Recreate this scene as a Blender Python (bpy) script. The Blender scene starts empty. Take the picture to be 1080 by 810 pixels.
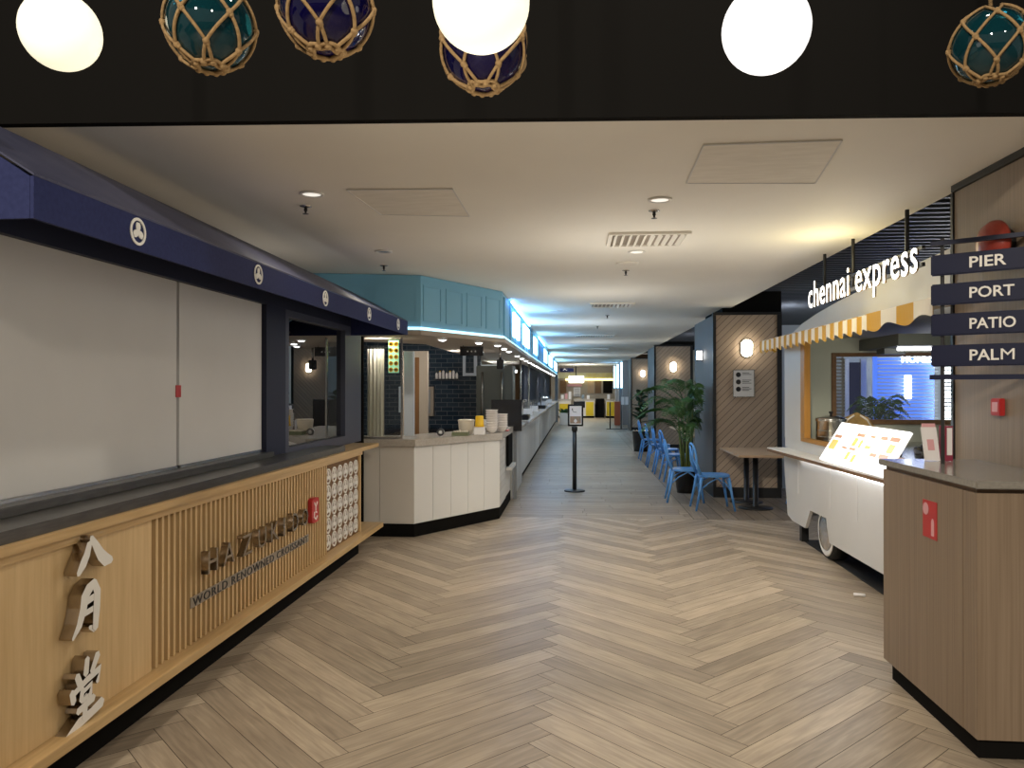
import bpy, bmesh, math, random
from mathutils import Vector, Matrix
random.seed(7)
S = bpy.context.scene
C = S.collection
PI = math.pi

# ------------------------------------------------------------------ camera, world, exposure, large lights
cam = bpy.data.objects.new('camera', bpy.data.cameras.new('camera'))
C.objects.link(cam)
cam.data.sensor_width = 36.0
cam.data.lens = 812.0 / 1080.0 * 36.0
cam.data.clip_end = 200
cam.location = (0, 0, 1.6)
cam.rotation_euler = (math.radians(90) + math.atan(4 / 812.0), 0, math.atan(68 / 812.0))
S.camera = cam
S.view_settings.view_transform = 'Standard'
S.view_settings.look = 'None'
S.view_settings.exposure = 0.12
S.view_settings.gamma = 1.0
S.view_settings.use_curve_mapping = False
W = bpy.data.worlds.new('world'); S.world = W
W.use_nodes = True
W.node_tree.nodes['Background'].inputs[0].default_value = (1.0, 0.93, 0.82, 1)
W.node_tree.nodes['Background'].inputs[1].default_value = 0.22
S.cycles.max_bounces = 8
S.cycles.diffuse_bounces = 4
S.cycles.sample_clamp_indirect = 4.0
S.cycles.caustics_reflective = False
S.cycles.caustics_refractive = False

def spot(name, loc, target, power, color, angle, blend=0.4, radius=0.1):
    l = bpy.data.lights.new(name, 'SPOT'); l.energy = power; l.color = color
    l.spot_size = math.radians(angle); l.spot_blend = blend; l.shadow_soft_size = radius
    o = bpy.data.objects.new(name, l); C.objects.link(o); o.location = loc
    o.rotation_euler = (Vector(target) - Vector(loc)).to_track_quat('-Z', 'Y').to_euler()
    return o
def point(name, loc, power, color, radius=0.05):
    l = bpy.data.lights.new(name, 'POINT'); l.energy = power; l.color = color; l.shadow_soft_size = radius
    o = bpy.data.objects.new(name, l); C.objects.link(o); o.location = loc
    return o
# floodlights high in the black void over the entrance, behind the photographer
spot('flood_left', (-2.1, -5, 5.0), (0.4, 6.5, 0), 2100, (1.0, 0.90, 0.75), 70, 0.5, 0.30)
spot('flood_right', (3.2, -5, 5.0), (-1.2, 5, 0), 420, (1.0, 0.90, 0.75), 70, 0.5, 0.30)
spot('overhead_right', (1.1, 2.7, 5.8), (-1.6, 4.6, 0.4), 190, (1.0, 0.90, 0.74), 80, 0.6, 0.15)
spot('overhead_left', (-2.3, 2.6, 5.8), (0.4, 4.2, 0), 60, (1.0, 0.90, 0.74), 80, 0.6, 0.12)
# ceiling downlights of the hall, plus far spots added for brightness without fittings
for (x, y, p) in ((0.52, 4.87, 50), (0.52, 6.72, 75), (-1.6, 4.55, 12), (-1.66, 6.53, 14), (0.53, 10.9, 32), (0.2, 15.5, 32), (0.2, 20.5, 38), (0.2, 26.0, 46), (0.2, 32, 60), (0.2, 38, 170)):
    spot('down_spot', (x, y, 2.74), (x, y, 0), p, (1.0, 0.90, 0.76) if y < 9 else (0.93, 0.96, 1.0), 150, 0.8, 0.06)
# blue light thrown on the ceiling by the lit fascia windows
for (x, y, p) in ((-.55, 11.8, 9), (-.55, 14, 9), (-.55, 17, 10), (-.55, 21.5, 14), (-.55, 27, 18), (-.55, 33, 18), (1.6, 36, 14)):
    point('fascia_glow', (x, y, 2.38), p, (.16, .46, 1.0), .15).visible_glossy = False
# dining side and stalls
for (x, y, p, c) in ((4.3, 10.6, 30, (.85, .93, 1)), (3.0, 6.8, 9, (1, .97, .85)), (3.6, 13.5, 60, (.9, .95, 1)), (3.6, 20, 90, (.9, .95, 1)), (3.4, 29, 110, (.9, .95, 1))):
    point('dining_fill', (x, y, 2.7 if y > 7 else 1.9), p, c, 0.1).visible_glossy = False  # unseen lights added to brighten the dining side, no fittings
for (x, y, p, c) in ((-2.9, 10.2, 40, (1, .93, .85)), (-1.8, 11.4, 14, (1, .95, .9)), (-1.7, 16.2, 30, (.9, 1, .95)), (-2.9, 6.2, 4, (1, .93, .85))):
    point('stall_lamp', (x, y, 2.0), p, c, 0.08).visible_glossy = False
point('far_end_fill', (.3, 39, 2.4), 110, (1, .96, .85), .1).visible_glossy = False  # unseen light added to brighten the far end, no lamp there
point('curtain_fill', (-2.2, 8.42, 2.11), 9.0, (1, .95, .85), .03).visible_glossy = False  # unseen light added to make the curtain brighter

for (x, y, p, c) in ((-.3, 2.3, 17, (1, .92, .78)), (.4, 6.2, 28, (1, .94, .83)), (.3, 9.6, 26, (1, .95, .86)), (.2, 14.0, 30, (.88, .94, 1)), (.2, 20, 34, (.82, .92, 1)), (.2, 28, 40, (.82, .92, 1))):
    o = point('hall_fill', (x, y, 1.9), p, c, .6); o.visible_glossy = False

# ------------------------------------------------------------------ materials
def mat(name, color, rough=0.5, metal=0.0, spec=0.5, emit=None, es=0.0, coat=0.0, alpha=None, trans=0.0):
    m = bpy.data.materials.new(name); m.use_nodes = True
    b = m.node_tree.nodes['Principled BSDF']
    b.inputs['Base Color'].default_value = (*color, 1)
    b.inputs['Roughness'].default_value = rough
    b.inputs['Metallic'].default_value = metal
    b.inputs['Specular IOR Level'].default_value = spec
    b.inputs['Coat Weight'].default_value = coat
    b.inputs['Transmission Weight'].default_value = trans
    if emit:
        b.inputs['Emission Color'].default_value = (*emit, 1)
        b.inputs['Emission Strength'].default_value = es
    return m
def noise_color(m, c1, c2, scale=(1, 1, 1), ns=6.0, detail=4.0, coord='Object', bump=0.0, lo=0.3, hi=0.7):
    nt = m.node_tree; N = nt.nodes; L = nt.links
    b = N['Principled BSDF']
    tc = N.new('ShaderNodeTexCoord'); mp = N.new('ShaderNodeMapping'); mp.inputs['Scale'].default_value = scale
    nz = N.new('ShaderNodeTexNoise'); nz.inputs['Scale'].default_value = ns; nz.inputs['Detail'].default_value = detail
    rp = N.new('ShaderNodeValToRGB')
    rp.color_ramp.elements[0].color = (*c1, 1); rp.color_ramp.elements[0].position = lo
    rp.color_ramp.elements[1].color = (*c2, 1); rp.color_ramp.elements[1].position = hi
    L.new(tc.outputs[coord], mp.inputs[0]); L.new(mp.outputs[0], nz.inputs['Vector']); L.new(nz.outputs[0], rp.inputs[0])
    L.new(rp.outputs[0], b.inputs['Base Color'])
    if bump:
        bp = N.new('ShaderNodeBump'); bp.inputs['Strength'].default_value = bump; bp.inputs['Distance'].default_value = 0.01
        L.new(nz.outputs[0], bp.inputs['Height']); L.new(bp.outputs[0], b.inputs['Normal'])
    return m
def nmat(name, c1, c2, rough=0.5, scale=(1, 1, 1), ns=6.0, bump=0.0, **k):
    return noise_color(mat(name, c1, rough, **{q: v for q, v in k.items() if q in ('metal', 'spec', 'coat')}), c1, c2, scale, ns, bump=bump,
                       coord=k.get('coord', 'Object'), lo=k.get('lo', .3), hi=k.get('hi', .7))
M = {}
M['oak'] = nmat('oak veneer', (.56, .38, .185), (.66, .47, .245), .38, (14, 14, .8), 3.0)
M['oak_h'] = nmat('oak long grain', (.47, .305, .135), (.60, .41, .20), .32, (14, .8, 14), 3.0)
M['oak_dark'] = nmat('oak backing', (.13, .062, .022), (.18, .088, .03), .6, (8, 8, .8), 3.0)
M['walnut'] = nmat('grey brown laminate', (.185, .132, .088), (.25, .185, .128), .42, (34, 34, .5), 2.5)
M['walnut_wall'] = nmat('taupe wood laminate', (.205, .158, .113), (.265, .205, .15), .5, (26, 26, .5), 2.5)
M['taupe'] = nmat('taupe paint', (.30, .25, .20), (.33, .28, .22), .5, ns=3)
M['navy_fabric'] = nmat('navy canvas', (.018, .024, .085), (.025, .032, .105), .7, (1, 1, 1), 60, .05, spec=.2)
M['navy_top'] = nmat('paler navy canvas', (.040, .043, .085), (.062, .065, .11), .42, (1, 1, 1), 9, .0, spec=.4)  # paler than the valance canvas
M['navy_metal'] = mat('navy powder coat', (.018, .022, .046), .5, spec=.3)
M['dark_screen'] = mat('dark closed screen', (.020, .023, .034), .75, spec=.15)
M['column_side'] = mat('charcoal column side', (.115, .105, .097), .6)
M['navy_grey'] = mat('slate frame paint', (.060, .066, .100), .4)
M['navy_sign'] = mat('navy sign board', (.004, .007, .034), .45, spec=.3)
M['steel_dark'] = nmat('dark brushed steel', (.11, .105, .10), (.16, .155, .145), .28, (3, 3, 30), 3, metal=.75)
M['steel'] = mat('stainless steel', (.62, .62, .60), .25, metal=1.0)
M['chrome'] = mat('polished steel', (.70, .69, .67), .26, metal=1.0)
M['letter_side'] = mat('brushed steel edge', (.42, .37, .31), .22, metal=1.0)
M['letter_face'] = mat('white letter face', (.80, .78, .74), .4)
M['shutter'] = nmat('grey roller screen', (.60, .59, .58), (.63, .62, .61), .7, (1, 1, 1), 2)
M['ceiling'] = nmat('ceiling paint', (.77, .735, .665), (.81, .775, .70), .7, (1, 1, 1), 1.2)
M['ceil_patch'] = nmat('stained ceiling patch', (.68, .64, .565), (.77, .73, .655), .75, (1, 4, 1), 5)
M['black'] = mat('matt black paint', (.0065, .006, .0055), .85, spec=.08)
M['black_metal'] = mat('black metal', (.012, .012, .013), .4)
M['black_gloss'] = mat('black plastic', (.012, .012, .014), .18)
M['fascia'] = nmat('dusty blue paint', (.165, .390, .545), (.175, .405, .565), .42, ns=2)
M['white_paint'] = mat('white paint', (.72, .71, .68), .45)
M['cream_panel'] = nmat('off white panel', (.62, .585, .53), (.65, .615, .56), .45, ns=2)
M['quartz'] = nmat('stone worktop', (.40, .36, .31), (.47, .43, .375), .25, (1, 1, 1), 40)
M['quartz_grey'] = nmat('grey stone worktop', (.20, .185, .16), (.25, .23, .20), .16, (1, 1, 1), 70)
M['tile_dark'] = None
M['grey_wall'] = mat('grey partition', (.25, .26, .27), .5)
M['beige'] = mat('beige door frame', (.33, .28, .22), .5)
M['blue_chair'] = mat('sky blue lacquer', (.085, .27, .62), .32)
M['leaf'] = nmat('palm leaf', (.028, .080, .020), (.065, .155, .04), .4, ns=8)
M['leaf_light'] = nmat('palm stem', (.10, .15, .045), (.16, .21, .07), .45, ns=8)
M['leaf_dark'] = nmat('dark leaf', (.008, .024, .010), (.018, .05, .018), .35, ns=8)
M['soil'] = nmat('potting soil', (.06, .035, .02), (.10, .06, .035), .9, ns=40)
M['table_top'] = nmat('tan table laminate', (.36, .25, .16), (.42, .30, .20), .4, (3, 30, 3), 3)
M['rope'] = nmat('jute rope', (.26, .16, .07), (.37, .24, .11), .9, (1, 1, 1), 90, .4)
M['globe_warm'] = mat('opal glass warm', (.8, .78, .7), .3, emit=(1.0, .90, .64), es=.88)
M['globe_bright'] = mat('opal glass bright', (.8, .78, .7), .3, emit=(1.0, .92, .66), es=1.0)
M['globe_white'] = mat('opal glass white', (.8, .78, .76), .3, emit=(1.0, .97, .95), es=.95)
M['emit_white'] = mat('lit white', (.8, .8, .8), .4, emit=(1.0, 1.0, 1.0), es=7.0)
M['emit_dim'] = mat('dim lamp lens', (.8, .8, .76), .3, emit=(1.0, .95, .85), es=.75)
M['emit_letter'] = mat('lit letter', (.9, .9, .9), .4, emit=(1.0, .97, .90), es=2.6)
M['emit_warm'] = mat('lit warm lamp', (.9, .9, .9), .4, emit=(1.0, .88, .66), es=22.0)
M['emit_cyan'] = mat('lit cyan panel', (.8, .9, .9), .4, emit=(.34, .74, 1.0), es=5.5)
M['emit_blue'] = mat('lit blue cove', (.5, .7, .9), .4, emit=(.10, .36, 1.0), es=26.0)
M['emit_strip'] = mat('lit cyan strip', (.6, .8, .9), .4, emit=(.45, .85, 1.0), es=1.4)
M['emit_yellow'] = mat('lit yellow strip', (.9, .9, .5), .4, emit=(1.0, .90, .35), es=3.0)
M['red'] = mat('red paint', (.45, .025, .025), .35)
M['red_bell'] = mat('fire bell red', (.33, .045, .03), .3)
M['pink'] = mat('pink card', (.62, .32, .34), .5)
M['wine'] = mat('wine red card', (.22, .02, .05), .5)
M['paper'] = mat('white paper', (.72, .70, .70), .5)
M['mustard'] = mat('mustard fabric', (.62, .33, .012), .6)
M['cream_fabric'] = mat('cream fabric', (.80, .74, .62), .6)
M['orange_wood'] = nmat('orange stained timber', (.36, .17, .028), (.43, .21, .04), .4, (8, 8, .8), 3)
M['brown_wood'] = nmat('brown timber', (.13, .07, .03), (.18, .10, .045), .45, (8, 8, 8), 3)
M['carved'] = nmat('carved golden timber', (.30, .19, .06), (.42, .28, .10), .45, ns=20, bump=.4)
M['cart_white'] = nmat('white cart panel', (.52, .51, .49), (.55, .54, .52), .4, ns=2)
M['cart_grey'] = nmat('grey cart roof', (.43, .41, .37), (.47, .45, .40), .45, ns=2)
M['cart_in'] = nmat('pale green kitchen wall', (.43, .45, .36), (.47, .48, .39), .5, ns=2)
M['hood'] = mat('hood steel', (.07, .075, .065), .4, metal=.3)
M['yellow'] = mat('yellow plastic', (.80, .50, .02), .35)
M['yellow_panel'] = mat('mustard yellow cabinet', (.60, .43, .02), .45)
M['curtain'] = nmat('cream curtain', (.62, .56, .45), (.70, .64, .53), .8, ns=3)
M['white_china'] = mat('white china', (.74, .70, .67), .25)
M['bucket'] = mat('cream plastic', (.70, .63, .52), .4)
M['brick_red'] = mat('terracotta paint', (.32, .085, .04), .6)
M['slat_dark'] = mat('black ceiling slat', (.050, .054, .064), .5)
M['blind'] = mat('pale blind slat', (.55, .60, .66), .4)
M['blue_screen'] = mat('lit blue screen', (.1, .2, .6), .4, emit=(.085, .22, .95), es=.95)
M['tyre'] = mat('tyre rubber', (.010, .010, .010), .7)
M['dark_carpet'] = mat('dark underlay', (.016, .015, .014), .85)
M['float_teal'] = mat('teal float glass', (.012, .11, .145), .04, trans=.75, coat=.3)
M['float_blue'] = mat('cobalt float glass', (.010, .007, .13), .04, trans=.75, coat=.3)
M['pale_wall'] = mat('pale dining wall', (.50, .53, .52), .5)
M['photo'] = mat('menu food photo', (.55, .33, .08), .5, emit=(.85, .55, .15), es=.75)
M['menu_brown'] = mat('menu brown block', (.35, .18, .10), .5, emit=(.55, .30, .18), es=.6)
M['menu_white'] = mat('lit menu film', (.9, .9, .9), .4, emit=(1.0, .985, .95), es=1.05)
M['glass_green'] = mat('stained glass panel', (.25, .5, .3), .2, emit=(.30, .62, .40), es=.55)

def glass_mat(name, tint=(1, 1, 1), refl=0.12, rough=0.0):
    m = bpy.data.materials.new(name); m.use_nodes = True
    nt = m.node_tree; N = nt.nodes; N.clear()
    out = N.new('ShaderNodeOutputMaterial'); mx = N.new('ShaderNodeMixShader')
    tr = N.new('ShaderNodeBsdfTransparent'); tr.inputs[0].default_value = (*tint, 1)
    gl = N.new('ShaderNodeBsdfGlossy'); gl.inputs['Roughness'].default_value = rough
    fr = N.new('ShaderNodeFresnel'); fr.inputs[0].default_value = 1.5
    ad = N.new('ShaderNodeMath'); ad.operation = 'ADD'; ad.use_clamp = True; ad.inputs[1].default_value = refl
    nt.links.new(fr.outputs[0], ad.inputs[0]); nt.links.new(ad.outputs[0], mx.inputs[0])
    nt.links.new(tr.outputs[0], mx.inputs[1]); nt.links.new(gl.outputs[0], mx.inputs[2]); nt.links.new(mx.outputs[0], out.inputs[0])
    return m
M['glass'] = glass_mat('clear glass', (.92, .95, .95), 0.02)
M['window_glass'] = glass_mat('shop window glass', (.55, .6, .6), 0.30)

# floor: each plank carries its own tone, grain follows the plank
def floor_mat():
    m = bpy.data.materials.new('wood look vinyl planks'); m.use_nodes = True
    nt = m.node_tree; N = nt.nodes; L = nt.links; b = N['Principled BSDF']
    at = N.new('ShaderNodeAttribute'); at.attribute_name = 'tone'
    uv = N.new('ShaderNodeUVMap'); uv.uv_map = 'UVMap'
    mp = N.new('ShaderNodeMapping'); mp.inputs['Scale'].default_value = (1.6, 22, 1)
    nz = N.new('ShaderNodeTexNoise'); nz.inputs['Scale'].default_value = 2.2; nz.inputs['Detail'].default_value = 6
    nz.inputs['Distortion'].default_value = .6
    mp2 = N.new('ShaderNodeMapping'); mp2.inputs['Scale'].default_value = (2.2, 7, 1)
    kn = N.new('ShaderNodeTexNoise'); kn.inputs['Scale'].default_value = 1.3; kn.inputs['Detail'].default_value = 3
    r1 = N.new('ShaderNodeValToRGB')
    e = r1.color_ramp.elements
    e[0].position = 0.0; e[0].color = (.165, .128, .094, 1)
    e[1].position = 1.0; e[1].color = (.490, .400, .295, 1)
    k = e.new(.5); k.color = (.300, .240, .176, 1)
    s1 = N.new('ShaderNodeMath'); s1.operation = 'MULTIPLY_ADD'; s1.inputs[1].default_value = .95; s1.inputs[2].default_value = -.48
    s2 = N.new('ShaderNodeMath'); s2.operation = 'MULTIPLY_ADD'; s2.inputs[1].default_value = .45; s2.inputs[2].default_value = -.22
    a1 = N.new('ShaderNodeMath'); a1.operation = 'ADD'
    a2 = N.new('ShaderNodeMath'); a2.operation = 'ADD'; a2.use_clamp = True
    L.new(uv.outputs[0], mp.inputs[0]); L.new(mp.outputs[0], nz.inputs['Vector'])
    L.new(uv.outputs[0], mp2.inputs[0]); L.new(mp2.outputs[0], kn.inputs['Vector'])
    L.new(nz.outputs[0], s1.inputs[0]); L.new(kn.outputs[0], s2.inputs[0])
    L.new(s1.outputs[0], a1.inputs[0]); L.new(s2.outputs[0], a1.inputs[1])
    L.new(a1.outputs[0], a2.inputs[0]); L.new(at.outputs['Fac'], a2.inputs[1])
    L.new(a2.outputs[0], r1.inputs[0])
    L.new(r1.outputs[0], b.inputs['Base Color'])
    b.inputs['Roughness'].default_value = .42
    b.inputs['Specular IOR Level'].default_value = .42
    return m
M['floor'] = floor_mat()
M['gap'] = mat('plank gap', (.06, .045, .032), .8)

def stripe_mat(name, base, line, axis, count, width, rough=.5, diag=False, coord='Object', bump=False):
    """thin lines every 1/count metres along an axis (grooves between boards, tile joints)"""
    m = mat(name, base, rough); nt = m.node_tree; N = nt.nodes; L = nt.links; b = N['Principled BSDF']
    tc = N.new('ShaderNodeTexCoord'); sp = N.new('ShaderNodeSeparateXYZ'); L.new(tc.outputs[coord], sp.inputs[0])
    if diag:
        ad = N.new('ShaderNodeMath'); ad.operation = 'SUBTRACT'
        L.new(sp.outputs['Z'], ad.inputs[0]); L.new(sp.outputs[axis], ad.inputs[1]); src = ad.outputs[0]
    else:
        src = sp.outputs[axis]
    mu = N.new('ShaderNodeMath'); mu.operation = 'MULTIPLY'; mu.inputs[1].default_value = count; L.new(src, mu.inputs[0])
    fr = N.new('ShaderNodeMath'); fr.operation = 'FRACT'; L.new(mu.outputs[0], fr.inputs[0])
    lt = N.new('ShaderNodeMath'); lt.operation = 'LESS_THAN'; lt.inputs[1].default_value = width; L.new(fr.outputs[0], lt.inputs[0])
    nz = N.new('ShaderNodeTexNoise'); nz.inputs['Scale'].default_value = 5
    fl = N.new('ShaderNodeMath'); fl.operation = 'FLOOR'; L.new(mu.outputs[0], fl.inputs[0])
    wn = N.new('ShaderNodeTexWhiteNoise'); wn.noise_dimensions = '1D'; L.new(fl.outputs[0], wn.inputs['W'])
    hs = N.new('ShaderNodeHueSaturation'); hs.inputs['Color'].default_value = (*base, 1)
    mv = N.new('ShaderNodeMath'); mv.operation = 'MULTIPLY_ADD'; mv.inputs[1].default_value = .16; mv.inputs[2].default_value = .92
    L.new(wn.outputs['Value'], mv.inputs[0]); L.new(mv.outputs[0], hs.inputs['Value'])
    mx = N.new('ShaderNodeMix'); mx.data_type = 'RGBA'
    L.new(lt.outputs[0], mx.inputs[0]); L.new(hs.outputs[0], mx.inputs[6]); mx.inputs[7].default_value = (*line, 1)
    L.new(mx.outputs[2], b.inputs['Base Color'])
    return m
M['column'] = stripe_mat('diagonal timber boarding', (.36, .275, .205), (.07, .05, .035), 'X', 9.4, .085, .55, True)
M['white_board'] = stripe_mat('off white tongue boarding', (.62, .585, .53), (.20, .18, .15), 'Z', 1, .0, .45)
M['tile_white'] = stripe_mat('off white laid tile', (.60, .57, .52), (.36, .34, .31), 'Z', 12, .06, .35)
M['tile_dark'] = mat('glazed midnight tile', (.016, .026, .040), .12)
def tile_bump(m):
    nt = m.node_tree; N = nt.nodes; L = nt.links; b = N['Principled BSDF']
    tc = N.new('ShaderNodeTexCoord'); sp = N.new('ShaderNodeSeparateXYZ'); cb = N.new('ShaderNodeCombineXYZ')
    L.new(tc.outputs['Object'], sp.inputs[0]); L.new(sp.outputs['X'], cb.inputs['X']); L.new(sp.outputs['Z'], cb.inputs['Y'])
    br = N.new('ShaderNodeTexBrick'); br.inputs['Scale'].default_value = 1.0
    br.inputs['Brick Width'].default_value = .20; br.inputs['Row Height'].default_value = .075; br.inputs['Mortar Size'].default_value = .004
    br.inputs['Color1'].default_value = (.010, .020, .034, 1); br.inputs['Color2'].default_value = (.028, .042, .058, 1); br.inputs['Mortar'].default_value = (.10, .11, .12, 1)
    L.new(cb.outputs[0], br.inputs['Vector']); L.new(br.outputs['Color'], b.inputs['Base Color'])
    nz = N.new('ShaderNodeTexNoise'); nz.inputs['Scale'].default_value = 9; L.new(cb.outputs[0], nz.inputs['Vector'])
    bp = N.new('ShaderNodeBump'); bp.inputs['Strength'].default_value = .35; bp.inputs['Distance'].default_value = .02
    L.new(nz.outputs[0], bp.inputs['Height']); L.new(bp.outputs[0], b.inputs['Normal'])
tile_bump(M['tile_dark'])
M['grey_cladding'] = stripe_mat('grey upright cladding', (.50, .485, .46), (.12, .12, .12), 'Y', 1.4, .02, .45)

# ------------------------------------------------------------------ mesh helpers
def BM(): return bmesh.new()
def bx(bm, x0, x1, y0, y1, z0, z1):
    v = [bm.verts.new(p) for p in ((x0, y0, z0), (x1, y0, z0), (x1, y1, z0), (x0, y1, z0), (x0, y0, z1), (x1, y0, z1), (x1, y1, z1), (x0, y1, z1))]
    for f in ((0, 3, 2, 1), (4, 5, 6, 7), (0, 1, 5, 4), (1, 2, 6, 5), (2, 3, 7, 6), (3, 0, 4, 7)): bm.faces.new([v[i] for i in f])
    return bm
def box(x0, x1, y0, y1, z0, z1, bev=0.0):
    bm = bx(BM(), x0, x1, y0, y1, z0, z1)
    if bev: bmesh.ops.bevel(bm, geom=bm.edges[:], offset=bev, segments=2, affect='EDGES', clamp_overlap=True)
    return bm
def prism(bm, pts, d):
    """pts: 3D polygon, extruded by vector d"""
    d = Vector(d)
    a = [bm.verts.new(p) for p in pts]; b = [bm.verts.new(Vector(p) + d) for p in pts]
    n = len(pts)
    try:
        bm.faces.new(a[::-1]); bm.faces.new(b)
    except ValueError: pass
    for i in range(n): bm.faces.new((a[i], a[(i + 1) % n], b[(i + 1) % n], b[i]))
    return bm
def tube(bm, pts, r, seg=8, cap=True):
    pts = [Vector(p) for p in pts]; n = len(pts)
    rs = r if isinstance(r, (list, tuple)) else [r] * n
    rings = []; nrm = None
    for i in range(n):
        t = (pts[min(i + 1, n - 1)] - pts[max(i - 1, 0)]).normalized()
        if nrm is None:
            nrm = t.cross(Vector((0, 0, 1)) if abs(t.z) < .9 else Vector((1, 0, 0))).normalized()
        else:
            nrm = (nrm - t * nrm.dot(t)).normalized()
        bn = t.cross(nrm)
        rings.append([bm.verts.new(pts[i] + (nrm * math.cos(2 * PI * k / seg) + bn * math.sin(2 * PI * k / seg)) * rs[i]) for k in range(seg)])
    for i in range(n - 1):
        for k in range(seg):
            bm.faces.new((rings[i][k], rings[i][(k + 1) % seg], rings[i + 1][(k + 1) % seg], rings[i + 1][k])).smooth = True
    if cap:
        bm.faces.new(rings[0][::-1]); bm.faces.new(rings[-1])
    return bm
def lathe(bm, prof, c=(0, 0, 0), seg=24, axis='Z', smooth=True):
    """prof: list of (r, h)"""
    c = Vector(c); rings = []
    for (r, h) in prof:
        row = []
        for k in range(seg):
            a = 2 * PI * k / seg
            p = Vector((r * math.cos(a), r * math.sin(a), h))
            if axis == 'X': p = Vector((h, r * math.cos(a), r * math.sin(a)))
            if axis == 'Y': p = Vector((r * math.sin(a), h, r * math.cos(a)))
            row.append(bm.verts.new(c + p))
        rings.append(row)
    for i in range(len(rings) - 1):
        for k in range(seg):
            bm.faces.new((rings[i][k], rings[i][(k + 1) % seg], rings[i + 1][(k + 1) % seg], rings[i + 1][k])).smooth = smooth
    if prof[0][0] > 1e-5: bm.faces.new(rings[0][::-1])
    if prof[-1][0] > 1e-5: bm.faces.new(rings[-1])
    bmesh.ops.remove_doubles(bm, verts=bm.verts[:], dist=1e-6)
    return bm
def ball(bm, c, r, u=32, v=20):
    prof = [(r * math.sin(PI * i / v), -r * math.cos(PI * i / v)) for i in range(v + 1)]
    prof[0] = (0, -r); prof[-1] = (0, r)
    return lathe(bm, prof, c, u)
def finish(bm):
    if any(f.material_index for f in bm.faces): return bm
    bmesh.ops.recalc_face_normals(bm, faces=bm.faces[:])
    return bm
def obj(name, bm, material, parent=None, smooth=None):
    finish(bm)
    me = bpy.data.meshes.new(name); bm.to_mesh(me); bm.free()
    o = bpy.data.objects.new(name, me); C.objects.link(o)
    for m in (material if isinstance(material, (list, tuple)) else [material]): me.materials.append(M[m] if isinstance(m, str) else m)
    if parent is not None: o.parent = parent
    return o
def tag(o, label, cat, group=None, kind=None):
    o['label'] = label; o['category'] = cat
    if group: o['group'] = group
    if kind: o['kind'] = kind
    return o
def thing(name, label, cat, loc=(0, 0, 0), rotz=0.0, group=None):
    o = bpy.data.objects.new(name, None); C.objects.link(o)
    o.empty_display_size = .1
    o.location = loc; o.rotation_euler = (0, 0, rotz)
    return tag(o, label, cat, group)
def part(name, bm, material, t):
    """mesh modelled in world coordinates, stored relative to the thing it belongs to"""
    p = t; off = Vector((0, 0, 0))
    while p is not None:
        off += p.location; p = p.parent
    bmesh.ops.translate(bm, verts=bm.verts[:], vec=-off)
    return obj(name, bm, material, t)
def struct(name, bm, material, label=None):
    o = obj(name, bm, material); o['kind'] = 'structure'
    o['label'] = label or name.replace('_', ' '); o['category'] = name.split('_')[0]
    return o
def dup(root, loc, rotz=None, label=None, group=None):
    r = root.copy(); C.objects.link(r); r.location = loc
    if rotz is not None: r.rotation_euler = (0, 0, rotz)
    if label: r['label'] = label
    if group: r['group'] = group
    for ch in list(root.children):
        c = ch.copy(); C.objects.link(c); c.parent = r
        for g in ch.children:
            d = g.copy(); C.objects.link(d); d.parent = c
    return r
def text_bm(s, size, extrude=.005, offset=0.0, spacing=1.0, width=None, height=None, shear=0.0):
    cu = bpy.data.curves.new('t', 'FONT'); cu.body = s; cu.size = size; cu.extrude = extrude; cu.offset = offset
    cu.space_character = spacing; cu.resolution_u = 3; cu.shear = shear
    o = bpy.data.objects.new('t', cu); C.objects.link(o)
    dg = bpy.context.evaluated_depsgraph_get()
    me = bpy.data.meshes.new_from_object(o.evaluated_get(dg))
    bm = BM(); bm.from_mesh(me)
    bpy.data.objects.remove(o); bpy.data.curves.remove(cu); bpy.data.meshes.remove(me)
    xs = [v.co.x for v in bm.verts]; ys = [v.co.y for v in bm.verts]
    x0 = min(xs)
    sx = width / (max(xs) - x0) if width else 1.0
    sy = height / (max(ys) - min(ys)) if height else 1.0
    for v in bm.verts: v.co = Vector(((v.co.x - x0) * sx, v.co.y * sy, v.co.z))
    return bm
def frame_mx(origin, ux, uy):
    ux = Vector(ux).normalized(); uy = Vector(uy).normalized(); n = ux.cross(uy)
    m = Matrix((ux, uy, n)).transposed().to_4x4(); m.translation = Vector(origin)
    return m
def place(bm, origin, ux, uy):
    bm.transform(frame_mx(origin, ux, uy)); return bm
def stroke(bm, pts, w, depth, res=None):
    """brush stroke in the xy plane, extruded 0..depth; w: width at each point"""
    pts = [Vector((p[0], p[1], 0)) for p in pts]
    n = len(pts); L = []; R = []
    for i in range(n):
        t = (pts[min(i + 1, n - 1)] - pts[max(i - 1, 0)]).normalized()
        q = Vector((-t.y, t.x, 0)); ww = w[i] if isinstance(w, (list, tuple)) else w
        L.append(pts[i] + q * ww / 2); R.append(pts[i] - q * ww / 2)
    def capp(c, t, ww): return c + t * ww * .35
    t0 = (pts[0] - pts[1]).normalized(); t1 = (pts[-1] - pts[-2]).normalized()
    w0 = w[0] if isinstance(w, (list, tuple)) else w; w1 = w[-1] if isinstance(w, (list, tuple)) else w
    poly = [capp(pts[0], t0, w0)] + L + [capp(pts[-1], t1, w1)] + R[::-1]
    prism(bm, poly, (0, 0, depth))
    return bm
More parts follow.
